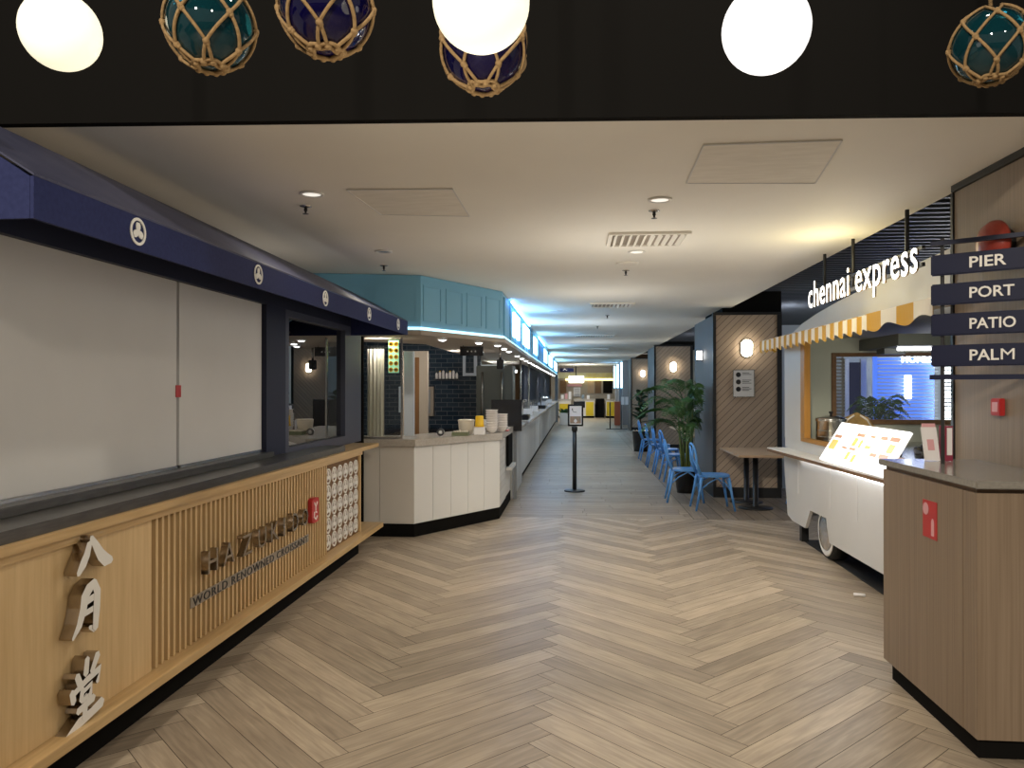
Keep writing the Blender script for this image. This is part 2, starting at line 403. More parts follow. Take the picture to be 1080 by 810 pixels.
def crest(bm, r, depth):
    """round family crest: a ring with three petals, in the xy plane, 0..depth"""
    seg = 28
    for (ro, ri) in ((r, r * .80),):
        vs = []
        for k in range(seg):
            a = 2 * PI * k / seg; c, s = math.cos(a), math.sin(a)
            vs.append([bm.verts.new((ro * c, ro * s, 0)), bm.verts.new((ri * c, ri * s, 0)), bm.verts.new((ri * c, ri * s, depth)), bm.verts.new((ro * c, ro * s, depth))])
        for k in range(seg):
            a, b = vs[k], vs[(k + 1) % seg]
            for i in range(4): bm.faces.new((a[i], a[(i + 1) % 4], b[(i + 1) % 4], b[i]))
    for k in range(3):
        a = PI / 2 + k * 2 * PI / 3
        pts = []
        for i in range(13):
            b = 2 * PI * i / 12
            if i == 12: break
            rr = r * .37 * (1.0 + .10 * math.cos(2 * b)); px = r * .37 + rr * .88 * math.cos(b); py = rr * .80 * math.sin(b)
            if i in (0,): px -= r * .08
            pts.append((px * math.cos(a) - py * math.sin(a), px * math.sin(a) + py * math.cos(a), 0))
        prism(bm, pts, (0, 0, depth))
    return bm

# ------------------------------------------------------------------ floor
def clip(poly, a, b, c):           # keep a*x+b*y<=c
    out = []
    for i in range(len(poly)):
        p, q = poly[i], poly[(i + 1) % len(poly)]
        dp, dq = a * p[0] + b * p[1] - c, a * q[0] + b * q[1] - c
        if dp <= 0: out.append(p)
        if (dp < 0 < dq) or (dq < 0 < dp):
            t = dp / (dp - dq); out.append((p[0] + (q[0] - p[0]) * t, p[1] + (q[1] - p[1]) * t))
    return out
def build_floor():
    bm = BM(); uvl = bm.loops.layers.uv.new('UVMap'); tl = bm.loops.layers.float_color.new('tone')
    rnd = random.Random(3)
    def plank(poly, org, ax, lo=0.30, hi=.78):
        if len(poly) < 3: return
        vs = [bm.verts.new((p[0], p[1], 0)) for p in poly]
        try: f = bm.faces.new(vs)
        except ValueError: return
        if f.normal.z < 0: f.normal_flip()
        t = rnd.uniform(lo, hi); ou, ov = rnd.uniform(0, 50), rnd.uniform(0, 50)
        for l in f.loops:
            d = l.vert.co - Vector((org[0], org[1], 0))
            l[uvl].uv = (ou + d.x * ax[0] + d.y * ax[1], ov - d.x * ax[1] + d.y * ax[0])
            l[tl] = (t, t, t, 1)
        f.material_index = 0
    s2 = math.sqrt(.5); Wd = .1464; Ln = 1.245; g = .0018
    O = (0.765, 0.0)                                    # a valley column of the herringbone
    def ab(a, b): return (O[0] + (a - b) * s2, O[1] + (a + b) * s2)
    def add(a0, a1, b0, b1, ax):
        p = [ab(a0 + g, b0 + g), ab(a1 - g, b0 + g), ab(a1 - g, b1 - g), ab(a0 + g, b1 - g)]
        cx = sum(q[0] for q in p) / 4; cy = sum(q[1] for q in p) / 4
        if cx < -5 or cx > 6.5 or cy < -7 or cy > 10.2: return
        p = clip(p, 0, 1, 9.52)
        plank(p, ab(a0, b0), ax)
    for per in range(-6, 7):
        da, db = -per * Ln, per * Ln
        for n in range(-90, 120):
            add(n * Wd + da, n * Wd + Ln + da, n * Wd + db, (n + 1) * Wd + db, (s2, s2))
            add(n * Wd + da, (n + 1) * Wd + da, (n + 1) * Wd + db, (n + 1) * Wd + Ln + db, (-s2, s2))
    # straight planks across the far corridor
    y = 9.522; k = 0
    while y < 44:
        x = -3.4 - rnd.uniform(0, 1.2)
        while x < 1.42:
            p = [(x + g, y + g), (x + 1.22 - g, y + g), (x + 1.22 - g, y + .178 - g), (x + g, y + .178 - g)]
            p = clip(clip(p, 1, 0, 1.42), -1, 0, 5)
            plank(p, (x, y), (1, 0), .30, .58)
            x += 1.22
        y += .18; k += 1
    # dining area, planks along the hall, darker
    x = 1.424
    while x < 7:
        y = 9.522 - rnd.uniform(0, 1.2)
        while y < 44:
            p = [(x + g, y + g), (x + .178 - g, y + g), (x + .178 - g, y + 1.22 - g), (x + g, y + 1.22 - g)]
            p = clip(p, 0, -1, -9.523)
            plank(p, (x, y), (0, 1), .0, .35)
            y += 1.22
        x += .18
    o = obj('floor', bm, 'floor'); o['kind'] = 'structure'; o['label'] = 'wood plank floor laid in herringbone'; o['category'] = 'floor'
    b2 = BM(); v = [b2.verts.new(p) for p in ((-6, -8, -.002), (7, -8, -.002), (7, 45, -.002), (-6, 45, -.002))]; b2.faces.new(v)
    struct('floor_2', b2, 'gap', 'dark joints under the floor planks')
build_floor()

# ------------------------------------------------------------------ ceilings and shell
CZ = 2.78
def ceil_pts(z):
    return [(-6, 3.105, z), (2.27, 3.535, z), (2.27, 44, z), (-6, 44, z)]
struct('ceiling', prism(BM(), ceil_pts(CZ), (0, 0, .22)), 'ceiling', 'off white plaster ceiling over the walkway')
struct('trim_1', prism(BM(), [(-6, 3.10, CZ - .002), (3.6, 3.60, CZ - .002), (3.6, 3.595, 6.2), (-6, 3.095, 6.2)], (0, -.05, 0)), 'black', 'black bulkhead above the ceiling edge')
struct('ceiling_2', box(-6, 6.5, -8, 3.7, 6.2, 6.3), 'black', 'high black ceiling over the entrance')
struct('ceiling_3', box(2.27, 7, 3.65, 44, 3.55, 3.6), 'black', 'black ceiling above the dining slats')
sl = BM(); y = 4.0
while y < 24:
    bx(sl, 2.31, 6.2, y, y + .055, 3.02, 3.10); y += .165
struct('ceiling_4', sl, 'slat_dark', 'black slatted ceiling over the dining side')
hb = BM()
for xx in (3.3, 4.5):
    bx(hb, xx, xx + .09, 3.7, 24, 3.101, 3.2)
struct('trim_2', hb, 'black_metal', 'black runners carrying the slats')
struct('wall_right', box(5.9, 6.0, 3.7, 44, 0, 3.5), 'pale_wall', 'pale wall at the back of the dining side')
struct('wall_left', box(-5.3, -5.2, 3.2, 44, 0, 2.78), 'grey_wall', 'grey wall behind the stalls')
struct('wall_back', box(-6, 7, 44, 44.1, 0, 3.5), 'brown_wood', 'dim wall at the far end')
# near wood clad pier on the right with its black cap
struct('wall_right_2', box(2.2, 3.6, 3.56, 4.69, 0, 2.74), 'walnut_wall', 'taupe wood clad pier at right')
struct('trim_3', box(2.185, 3.6, 3.545, 4.70, 2.742, CZ + .25), 'black_metal', 'black cap trim on top of the pier')
struct('trim_4', box(2.19, 2.25, 4.692, 4.72, 0, 2.74), 'black_metal', 'black corner trim of the pier')

# ------------------------------------------------------------------ ceiling fittings
def access(name, pts, label):
    t = thing(name, label, 'ceiling panel', (sum(p[0] for p in pts) / 4, sum(p[1] for p in pts) / 4, CZ))
    part('panel', prism(BM(), [(p[0], p[1], CZ - .006) for p in pts], (0, 0, .005)), 'ceil_patch', t)
    fb = BM()
    for i in range(4):
        a, b = Vector((*pts[i], CZ - .005)), Vector((*pts[(i + 1) % 4], CZ - .005))
        d = (b - a).normalized(); n = Vector((-d.y, d.x, 0)) * .0035
        prism(fb, [a - n, b - n, b + n, a + n], (0, 0, -.004))
    part('frame', fb, 'shutter', t)
access('access_panel', [(.614, 3.787), (1.257, 3.769), (1.366, 4.54), (.629, 4.478)], 'square ceiling access hatch with worn patched edge near the black bulkhead')
access('access_panel', [(-1.36, 4.47), (-.73, 4.50), (-.73, 5.22), (-1.32, 5.12)], 'faint ceiling access hatch beside the downlight above the navy awning')
def vent(x, y, w, d, label):
    t = thing('ceiling_vent', label, 'vent', (x, y, CZ), 0, 'ceiling air vents')
    part('backing', box(x - w / 2 + .02, x + w / 2 - .02, y - d / 2 + .02, y + d / 2 - .02, CZ - .008, CZ - .002), 'taupe', t)
    fb = BM(); h = .02
    for (a, b, c, e) in ((-w / 2, w / 2, -d / 2, -d / 2 + .03), (-w / 2, w / 2, d / 2 - .03, d / 2), (-w / 2, -w / 2 + .03, -d / 2 + .031, d / 2 - .031), (w / 2 - .03, w / 2, -d / 2 + .031, d / 2 - .031)):
        bx(fb, x + a, x + b, y + c, y + e, CZ - h, CZ - .001)
    part('frame', fb, 'ceiling', t)
    sb = BM(); k = int(w / .055)
    for i in range(1, k):
        xx = x - w / 2 + i * w / k; s = .012 if i < k / 2 else -.012
        prism(sb, [(xx - s, y - d / 2 + .033, CZ - .028), (xx - s + .004, y - d / 2 + .033, CZ - .028), (xx + s + .004, y - d / 2 + .033, CZ - .009), (xx + s, y - d / 2 + .033, CZ - .009)], (0, d - .066, 0))
    part('louvre', sb, 'ceiling', t)
vent(.555, 6.14, .62, .52, 'square louvred air vent in the ceiling, the one nearest the bulkhead')
vent(.50, 11.0, .62, .5, 'square louvred air vent in the ceiling, second along the walkway')
vent(.42, 17.5, .9, .5, 'long louvred air vent in the ceiling, third along the walkway')
vent(.36, 23.5, 1.2, .6, 'wide louvred air vent in the ceiling, farthest along the walkway')
def downlight(x, y, label, lit=True, group='round downlights in the walkway ceiling'):
    t = thing('ceiling_downlight', label, 'downlight', (x, y, CZ), 0, group)
    part('trim_ring', lathe(BM(), [(.075, -.001), (.075, -.008), (.06, -.012), (.055, -.004)], (x, y, CZ), 20), 'white_paint', t)
    part('lens', lathe(BM(), [(.054, -.001), (.054, -.006)], (x, y, CZ), 20), 'emit_dim' if lit else 'chrome', t)
downlight(-1.60, 4.55, 'round ceiling downlight above the navy awning')
downlight(.52, 4.87, 'round ceiling downlight between the hatch and the first vent')
downlight(.52, 6.72, 'round ceiling downlight just beyond the first vent')
downlight(-1.66, 6.53, 'unlit round ceiling downlight above the far end of the awning', False)
def sprinkler(x, y, label):
    t = thing('sprinkler', label, 'sprinkler', (x, y, CZ), 0, 'ceiling sprinklers')
    part('rose', lathe(BM(), [(.038, -.001), (.038, -.004), (.012, -.010)], (x, y, CZ), 16), 'chrome', t)
    b = lathe(BM(), [(.010, -.0105), (.012, -.03), (.007, -.036), (.007, -.05)], (x, y, CZ), 12)
    part('nozzle', b, 'black_metal', t)
    part('deflector', lathe(BM(), [(.020, -.0505), (.020, -.053)], (x, y, CZ), 12), 'chrome', t)
sprinkler(-1.75, 4.86, 'small ceiling sprinkler above the navy awning')
sprinkler(.516, 5.18, 'small dark ceiling sprinkler just before the first vent')
sprinkler(.494, 7.79, 'small ceiling sprinkler beyond the first vent')
sprinkler(-1.85, 7.29, 'small ceiling sprinkler near the far tip of the awning')
sprinkler(.50, 12.6, 'small ceiling sprinkler beyond the second vent')
sprinkler(.40, 14.8, 'small ceiling sprinkler halfway to the third vent')
def dome(x, y, label):
    t = thing('ceiling_speaker', label, 'speaker', (x, y, CZ), 0, 'flush ceiling speakers')
    part('rim', lathe(BM(), [(.11, -.001), (.11, -.006), (.095, -.010)], (x, y, CZ), 24), 'ceiling', t)
    part('grille', lathe(BM(), [(.09, -.0105), (.088, -.013)], (x, y, CZ), 24), 'ceil_patch', t)
dome(.48, 7.35, 'flush round ceiling speaker beyond the first vent')
dome(-.32, 11.84, 'pale round ceiling speaker in the blue glow')

# ------------------------------------------------------------------ pendants
def globe(x, y, z, r, m, label):
    t = thing('globe_pendant', label, 'pendant lamp', (x, y, z), 0, 'opal globe pendants')
    part('glass_globe', ball(BM(), (x, y, z), r, 40, 24), m, t)
    part('cap', lathe(BM(), [(.035, r - .012), (.045, r - .004), (.045, r + .05), (.02, r + .06)], (x, y, z), 20), 'black_metal', t)
    part('rod', tube(BM(), [(x, y, z + r + .061), (x, y, 6.195)], .006, 8), 'black_metal', t)
globe(-1.709, 2.421, 2.785, .125, 'globe_warm', 'creamy yellow opal globe pendant hanging above the navy awning')
globe(-.235, 1.889, 2.554, .120, 'globe_bright', 'largest bright opal globe pendant, hanging in front of a netted float')
globe(.548, 2.279, 2.638, .125, 'globe_white', 'whitest opal globe pendant, hanging alone above the worn ceiling hatch')
def float_ball(x, y, z, r, m, label, rot):
    t = thing('glass_float', label, 'glass float', (x, y, z), 0, 'netted glass floats')
    c = Vector((x, y, z)); rr = r * .955
    part('glass_ball', ball(BM(), c, rr, 40, 26), m, t)
    n = 6; R = rr + .006
    net = BM(); kn = BM()
    def P(lat, lon): return c + Vector((math.cos(lat) * math.cos(lon), math.cos(lat) * math.sin(lon), math.sin(lat))) * R
    lats = [-1.28, -.72, -.02, .62, 1.2]
    def arc(a, b, rad=.0052):
        pts = []
        for i in range(9):
            f = i / 8; pts.append(P(a[0] + (b[0] - a[0]) * f, a[1] + (b[1] - a[1]) * f))
        tube(net, pts, rad, 6)
    st = 2 * PI / n
    for k in range(n):
        for j in range(len(lats) - 1):
            o0 = rot + (.5 * st if j % 2 else 0) + k * st
            if j == 0:
                arc((lats[0], o0 + st * .25), (lats[1], o0 + .5 * st)); arc((lats[0], o0 + st * .75), (lats[1], o0 + .5 * st), .0055)
            else:
                arc((lats[j], o0), (lats[j + 1], o0 + .5 * st)); arc((lats[j], o0), (lats[j + 1], o0 - .5 * st))
        for j in (1, 2, 3):
            o1 = rot + (.5 * st if j % 2 else 0) + k * st
            p = P(lats[j], o1)
            ball(kn, p, .0105, 8, 6)
            q = P(lats[j] - .05, o1 + .03); ball(kn, q, .0085, 8, 6)
    for rad, lat in ((.007, -1.30), (.006, -1.18)):
        tube(net, [P(lat + .03 * math.sin(5 * a), a) for a in [2 * PI * i / 24 for i in range(25)]], rad, 6)
    for k in range(10): ball(kn, P(-1.24, rot + k * 2 * PI / 10), .011, 8, 6)
    me = bpy.data.meshes.new('x'); kn.to_mesh(me); kn.free(); net.from_mesh(me); bpy.data.meshes.remove(me)
    part('rope_net', net, 'rope', t)
    part('hanging_rope', tube(BM(), [c + Vector((0, 0, R + .006)), (x, y, 6.19)], .007, 8), 'rope', t)
float_ball(-1.088, 2.206, 2.678, .130, 'float_teal', 'teal glass float in a jute net beside the creamy yellow globe', .35)
float_ball(-.692, 2.078, 2.653, .130, 'float_blue', 'cobalt blue glass float in a jute net, between teal float and bright globe', .15)
float_ball(-.287, 2.378, 2.664, .140, 'float_blue', 'dark blue netted glass float hidden behind the bright globe', .55)
float_ball(1.451, 2.831, 2.803, .130, 'float_teal', 'teal glass float in a jute net hanging above the navy sign planks', .75)

# ------------------------------------------------------------------ croissant shop counter on the left
XP = -2.046                                   # face of the counter panel
t = thing('shop_counter', 'long oak shop counter with slatted front and metal lettering, below grey shutters', 'counter', (-2.2, 5, 0))
counter = t
part('body', box(-2.36, -2.086, 1.2, 7.19, .232, 1.0), 'oak_dark', t)
part('front_panel', box(-2.085, XP, 1.2, 3.565, .232, 1.0), 'oak', t)
part('slat_backing', box(-2.0855, -2.068, 3.566, 7.19, .232, .965), 'oak_dark', t)
sb = BM(); n = 46; y0, y1 = 3.585, 6.16
for i in range(n):
    yy = y0 + (y1 - y0) * i / n
    bx(sb, -2.0675, XP, yy + .018, yy + .039, .232, .965)
part('slat_panel', sb, 'oak', t)
lc = BM()
for (ya, yb) in ((6.165, 6.185), (7.165, 7.19)): part('lattice_post', box(-2.0675, XP + .001, ya, yb, .232, .965), 'oak', t)
for c in range(6):
    yy = 6.275 + c * .160
    for r_ in range(5):
        b = crest(BM(), .066, .008)
        place(b, (-2.0675, yy, .312 + r_ * .137), (0, 1, 0), (0, 0, 1))
        me = bpy.data.meshes.new('tmp'); b.to_mesh(me); b.free(); lc.from_mesh(me); bpy.data.meshes.remove(me)
part('crest_lattice', lc, 'letter_face', t)
part('plinth', box(-2.36, -1.963, 1.2, 7.72, .186, .231, .002), 'oak_h', t)
part('toe_kick', box(-2.36, -2.10, 1.2, 7.3, .002, .185), 'black', t)
part('top_rail', box(-2.36, -2.010, 1.2, 7.72, 1.001, 1.037, .002), 'oak_h', t)
part('top_rail', box(-2.085, -2.030, 1.2, 7.19, .966, 1.0), 'oak_h', t)
D = .055
def char_part(strokes, cy, cz, w, h, name='sign_character'):
    a = BM()
    for k, (pts, wd) in enumerate(strokes):
        c = stroke(BM(), [(p[0] * w, p[1] * h) for p in pts], [q * w for q in wd] if isinstance(wd, (list, tuple)) else wd * w, D - .0009 * k)
        bmesh.ops.recalc_face_normals(c, faces=c.faces[:])
        place(c, (XP + .006, cy, cz), (0, 1, 0), (0, 0, 1))
        for f in c.faces:
            f.normal_update(); f.material_index = 0 if abs(f.normal.x) > .7 else 1
        me = bpy.data.meshes.new('x'); c.to_mesh(me); c.free(); a.from_mesh(me); bpy.data.meshes.remove(me)
    return part(name, a, ['letter_face', 'letter_side'], counter)
ba = [([(-.16, .36), (-.24, .05), (-.36, -.20), (-.52, -.46)], (.16, .20, .22, .12)),
      ([(-.10, .52), (.06, .22), (.22, -.10), (.40, -.32), (.60, -.38)], (.12, .20, .26, .28, .14))]
yue = [([(.18, .52), (.0, .42), (-.12, .28), (-.16, .05), (-.28, -.25), (-.46, -.46)], (.14, .22, .22, .20, .16, .06)),
       ([(.16, .50), (.26, .30), (.24, -.05), (.20, -.45)], (.16, .20, .20, .16)),
       ([(-.12, .16), (.22, .22)], (.13, .13)), ([(-.14, -.06), (.22, -.02)], (.11, .11)),
       ([(.20, -.46), (.04, -.38)], (.14, .07))]
tang = [([(-.02, .52), (-.06, .30)], (.13, .15)), ([(-.30, .34), (-.22, .20)], (.14, .15)), ([(.30, .50), (.12, .28)], (.16, .12)),
        ([(-.42, .14), (-.38, -.02)], (.15, .14)), ([(-.38, .10), (.0, .20), (.38, .26), (.30, .08)], (.11, .13, .16, .10)),
        ([(-.12, .10), (-.16, -.06)], (.12, .12)), ([(-.14, .04), (.14, .10), (.10, -.06)], (.09, .11, .11)), ([(-.14, -.08), (.10, -.05)], (.09, .09)),
        ([(-.24, -.20), (.22, -.13)], (.13, .15)), ([(.0, -.04), (-.04, -.36)], (.14, .14)), ([(-.52, -.50), (-.18, -.38), (.16, -.34), (.48, -.28)], (.13, .19, .17, .20))]
char_part(ba, 3.03, .915, .20, .135)
char_part(yue, 2.995, .695, .22, .20)
char_part(tang, 2.99, .355, .225, .275)
def letter_part(ch, yl, wd, z, h, name='sign_letter'):
    a = text_bm(ch, .2, .02, 0, width=wd, height=h)
    place(a, (XP + .055, yl, z), (0, 1, 0), (0, 0, 1)); finish(a)
    for f in a.faces: f.material_index = 0 if f.normal.x > .7 else 1
    return part(name, a, ['letter_face', 'letter_side'], counter)
# HAZUKI DO : brushed steel, standing off the slats
lx = [('H', 3.99, .115), ('A', 4.17, .145), ('Z', 4.42, .135), ('U', 4.645, .122), ('K', 4.845, .135), ('I', 5.055, .03), ('D', 5.225, .11), ('O', 5.41, .125)]
for (ch, yl, wd) in lx: letter_part(ch, yl, wd, .597, .122)
a = text_bm('WORLD RENOWNED CROISSANT', .06, .0015, .0, width=1.76, height=.046, spacing=1.15)
place(a, (XP + .0082, 3.955, .432), (0, 1, 0), (0, 0, 1))
part('tagline', a, 'black_metal', counter)
bar = box(XP + .001, XP + .006, 3.935, 5.74, .426, .484)
part('tagline_bar', bar, mat('dull silver strip', (.30, .255, .20), .45), counter)
seal = BM()
pts = []
for (cx, cz, a0) in ((.045, .065, 0), (-.045, .065, 90), (-.045, -.065, 180), (.045, -.065, 270)):
    for k in range(5):
        a = math.radians(a0 + 22.5 * k); pts.append((cx + .03 * math.cos(a), cz + .03 * math.sin(a), 0))
prism(seal, pts, (0, 0, .035)); place(seal, (XP + .002, 5.805, .655), (0, 1, 0), (0, 0, 1))
sl_ = part('seal', seal, 'red', counter)
gl = BM()
stroke(gl, [(-.03, .06), (.0, .025), (.035, .06)], .013, .004); stroke(gl, [(.0, .03), (.0, .0)], .012, .004)
stroke(gl, [(-.03, -.012), (-.035, -.05), (.0, -.07), (.035, -.05)], .013, .004); stroke(gl, [(-.005, -.01), (.022, -.02)], .012, .004)
place(gl, (XP + .0375, 5.805, .655), (0, 1, 0), (0, 0, 1))
part('seal_emblem', gl, 'letter_face', sl_)

tw = thing('steel_worktop', 'dark steel worktop running along the top of the oak counter', 'worktop', (-2.2, 4, 1.037))
part('slab', prism(BM(), [(-2.29, 1.2, 1.0385), (-2.035, 1.2, 1.0385), (-2.05, 6.7, 1.0385), (-2.29, 6.7, 1.0385)], (0, 0, .048)), 'steel_dark', tw)
part('shutter_track', box(-2.36, -2.235, 1.2, 5.55, 1.088, 1.128, .003), 'steel_dark', tw)

# shutters, frame, window
def shutter(y0, y1, label):
    t = thing('roller_shutter', label, 'shutter', (-2.32, (y0 + y1) / 2, 1.13), 0, 'closed grey shutters above the oak counter')
    part('screen', box(-2.335, -2.305, y0, y1, 1.150, 2.215), 'shutter', t)
    part('bottom_bar', box(-2.34, -2.295, y0, y1, 1.129, 1.149, .003), 'steel', t)
    return t
s1 = shutter(1.2, 4.275, 'widest closed grey shutter, above the three Chinese characters on the oak counter')
s2 = shutter(4.305, 5.48, 'narrower closed grey shutter between red tape and shop window')
tp = obj('warning_tape', box(-2.304, -2.300, 4.262, 4.318, 1.545, 1.615), 'red'); tag(tp, 'short red tape across the gap between the two grey shutters', 'tape')
struct('trim_5', box(-2.33, -2.27, 1.2, 8.02, 2.216, 2.40), 'navy_metal', 'navy beam above the shutters')
struct('trim_10', box(-3.05, -2.95, 1.2, 7.69, 2.401, 2.779), 'navy_metal', 'navy wall strip above the awning')
struct('trim_6', box(-2.36, -2.27, 5.49, 5.86, 1.089, 2.2155), 'navy_metal', 'navy post beside the window')
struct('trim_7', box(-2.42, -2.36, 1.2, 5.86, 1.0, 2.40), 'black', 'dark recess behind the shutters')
wf = BM()
bx(wf, -2.36, -2.27, 5.861, 5.93, 1.039, 2.2155); bx(wf, -2.36, -2.27, 7.42, 7.98, 1.039, 2.2155)
bx(wf, -2.36, -2.27, 5.931, 7.419, 2.165, 2.2155); bx(wf, -2.36, -2.27, 5.931, 7.419, 1.039, 1.125)
w1 = struct('window_1', wf, 'navy_grey', 'slate framed shop window beside the shutters')
o = obj('pane', box(-2.322, -2.314, 5.931, 7.419, 1.126, 2.164), 'window_glass', w1)
# interior behind the window
struct('wall_left_3', box(-3.9, -3.85, 3.3, 8.0, 0, 2.6), 'grey_wall', 'grey wall inside the closed shop')
struct('wall_back_6', box(-3.849, -2.361, 7.98, 8.04, 0, 2.6), 'grey_wall', 'end wall of the closed shop')
bl = obj('window_screen', box(-2.60, -2.59, 5.9, 6.22, .002, 1.75), 'blind'); tag(bl, 'pale blue grey screen standing inside the shop window', 'screen')
struct('trim_8', box(-2.40, -2.27, 8.041, 8.09, 0, 2.5), 'black', 'black strip painted for the dark gap at the end of the shop')  # black strip stands for the shade in an open gap

# awning
AX, WX = -1.69, -2.27
aw = thing('awning', 'navy canvas awning with white crests over the closed shutters', 'awning', (-2.27, 5, 2.2))
ys, ye = 2.27, 7.62
zb, zt, zw = 2.130, 2.264, 2.632
rf = BM()
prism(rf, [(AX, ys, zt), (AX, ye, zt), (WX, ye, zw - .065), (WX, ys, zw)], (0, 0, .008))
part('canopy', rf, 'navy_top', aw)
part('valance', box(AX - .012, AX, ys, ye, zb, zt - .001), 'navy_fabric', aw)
nb = BM(); prism(nb, [(AX - .013, ys, zb), (AX - .013, ys, zt - .002), (WX, ys, zw - .004), (WX, ys, zb)], (0, .012, 0))
part('side_flap', nb, 'navy_fabric', aw)
eb = BM(); prism(eb, [(AX - .013, ye - .012, zb), (AX - .013, ye - .012, zt - .002), (WX, ye - .012, zw - .07), (WX, ye - .012, zb)], (0, .012, 0))
part('side_flap', eb, 'navy_fabric', aw)
for yy in (2.84, 3.97, 5.07, 6.17, 7.20):
    b = crest(BM(), .053, .004); place(b, (AX + .001, yy, 2.203), (0, 1, 0), (0, 0, 1)); part('crest', b, 'letter_face', aw)
part('frame_bar', tube(BM(), [(-1.73, 2.32, 2.16), (-1.73, 7.58, 2.16)], .014, 8), 'black_metal', aw)

# ------------------------------------------------------------------ off white angled counter
PA, PB = Vector((-1.733, 8.13, 0)), Vector((-.935, 9.36, 0))
def poly_counter(z0, z1, e, x_back=-.0, yend=10.95):
    """outline pushed outwards by e"""
    a = Vector((-3.2, 8.15 - e, 0)); d = (PB - PA).normalized(); nn = Vector((d.y, -d.x, 0))
    A = Vector((PA.x + e * .55, PA.y - e, 0)); B = Vector((PB.x + e, PB.y - e * .45, 0))
    return [(a.x, a.y, z0), (A.x, A.y, z0), (B.x, B.y, z0), (B.x, yend, z0), (B.x - .55 - e, yend, z0), (B.x - .60 - e, 9.75, z0), (-2.05, 8.78 + e, z0), (-3.2, 8.78 + e, z0)]
sc_ = thing('service_counter', 'off white angled stall counter with dark kick, beyond the oak counter', 'counter', (-1.6, 9.2, 0))
part('kick', prism(BM(), poly_counter(.002, 0, -.004), (0, 0, .137)), 'black', sc_)
part('core', prism(BM(), poly_counter(.14, 0, -.012), (0, 0, .83)), 'cream_panel', sc_)
def panels(p, q, n, m, name='front_board'):
    for i in range(n):
        f0, f1 = i / n, (i + 1) / n
        a = p.lerp(q, f0); b = p.lerp(q, f1); d = (q - p).normalized(); nn = Vector((d.y, -d.x, 0))
        a2 = a + d * .003; b2 = b - d * .003
        prism_b = prism(BM(), [a2 + Vector((0, 0, .145)), b2 + Vector((0, 0, .145)), b2 - nn * .011 + Vector((0, 0, .145)), a2 - nn * .011 + Vector((0, 0, .145))], (0, 0, .822))
        part(name, prism_b, m, sc_)
panels(Vector((-2.86, 8.15, 0)), PA, 3, 'cream_panel')
panels(PA, PB, 5, 'white_paint')
part('niche', box(-.934, -.905, 10.25, 10.90, .55, .96), 'black', sc_)
part('shelf', box(-.934, -.86, 10.2, 10.94, .50, .54), 'cream_panel', sc_)
part('side_board', box(-.946, -.935, 9.37, 10.15, .145, .967), 'tile_white', sc_)
part('worktop', prism(BM(), poly_counter(.972, 0, .035), (0, 0, .075)), 'quartz', sc_)

# end cabinet with black screen, shelves
ec = thing('condiment_station', 'grey cabinet with black back board at the end of the off white counter', 'cabinet', (-1.05, 11.7, 0))
part('body', box(-1.45, -.92, 11.02, 12.35, .002, 1.0), 'grey_cladding', ec)
part('side_panel', box(-1.02, -.92, 12.37, 13.0, .002, 1.0), 'grey_cladding', ec)
part('back_board', box(-1.22, -.78, 10.99, 11.015, .98, 1.43), 'black_gloss', ec)
part('worktop', box(-1.47, -.80, 11.016, 12.37, 1.001, 1.045), 'quartz', ec)
part('end_panel', box(-.905, -.86, 11.02, 11.10, .002, 1.0), 'grey_wall', ec)

# long far counters
def far_counter(y0, y1, label, topz=1.03):
    t = thing('stall_counter', label, 'counter', (-1.2, (y0 + y1) / 2, 0), 0, 'grey stall counters along the left side')
    part('body', box(-1.55, -.95, y0, y1, .102, .98), 'grey_cladding', t)
    part('kick', box(-1.53, -.975, y0, y1, .002, .10), 'black', t)
    part('worktop', box(-1.6, -.80, y0, y1, .982, topz), 'quartz', t)
    return t
far_counter(13.12, 19.9, 'grey clad stall counter, first beyond the black back board')
far_counter(20.2, 27.5, 'grey clad stall counter, second along the left side')
far_counter(27.8, 35.5, 'grey clad stall counter, farthest along the left side')

# blue fascia above the stalls
FA, FB = Vector((-1.62, 7.93, 0)), Vector((-.905, 9.35, 0))
fz0, fz1 = 2.235, 2.775
fs = thing('stall_fascia', 'dusty blue panelled fascia over the stalls with lit windows', 'fascia', (-1.6, 12, 2.2))
outl = [(-5.1, 7.70, fz0), (FA.x - 1.0, 7.70, fz0), (FA.x, FA.y, fz0), (FB.x, FB.y, fz0), (-.905, 36.0, fz0), (-1.15, 36.0, fz0), (-1.15, 9.5, fz0), (-1.75, 8.25, fz0), (-5.1, 8.05, fz0)]
part('panel_core', prism(BM(), outl, (0, 0, fz1 - fz0)), 'fascia', fs)
part('soffit', prism(BM(), [(p[0], p[1], 2.150) for p in [(-3.0, 7.72), (FA.x + .01, FA.y - .05), (FB.x + .04, FB.y - .03), (-.865, 36.0), (-1.9, 36.0), (-1.9, 9.6), (-3.0, 8.6)]], (0, 0, .05)), 'taupe', fs)
def along(p, q, f0, f1, z0, z1, th, out=0.0):
    a = p.lerp(q, f0); b = p.lerp(q, f1); d = (q - p).normalized(); nn = Vector((d.y, -d.x, 0))
    z = Vector((0, 0, z0)); a = a + nn * out; b = b + nn * out
    return [a + z, b + z, b + nn * th + z, a + nn * th + z], (0, 0, z1 - z0)
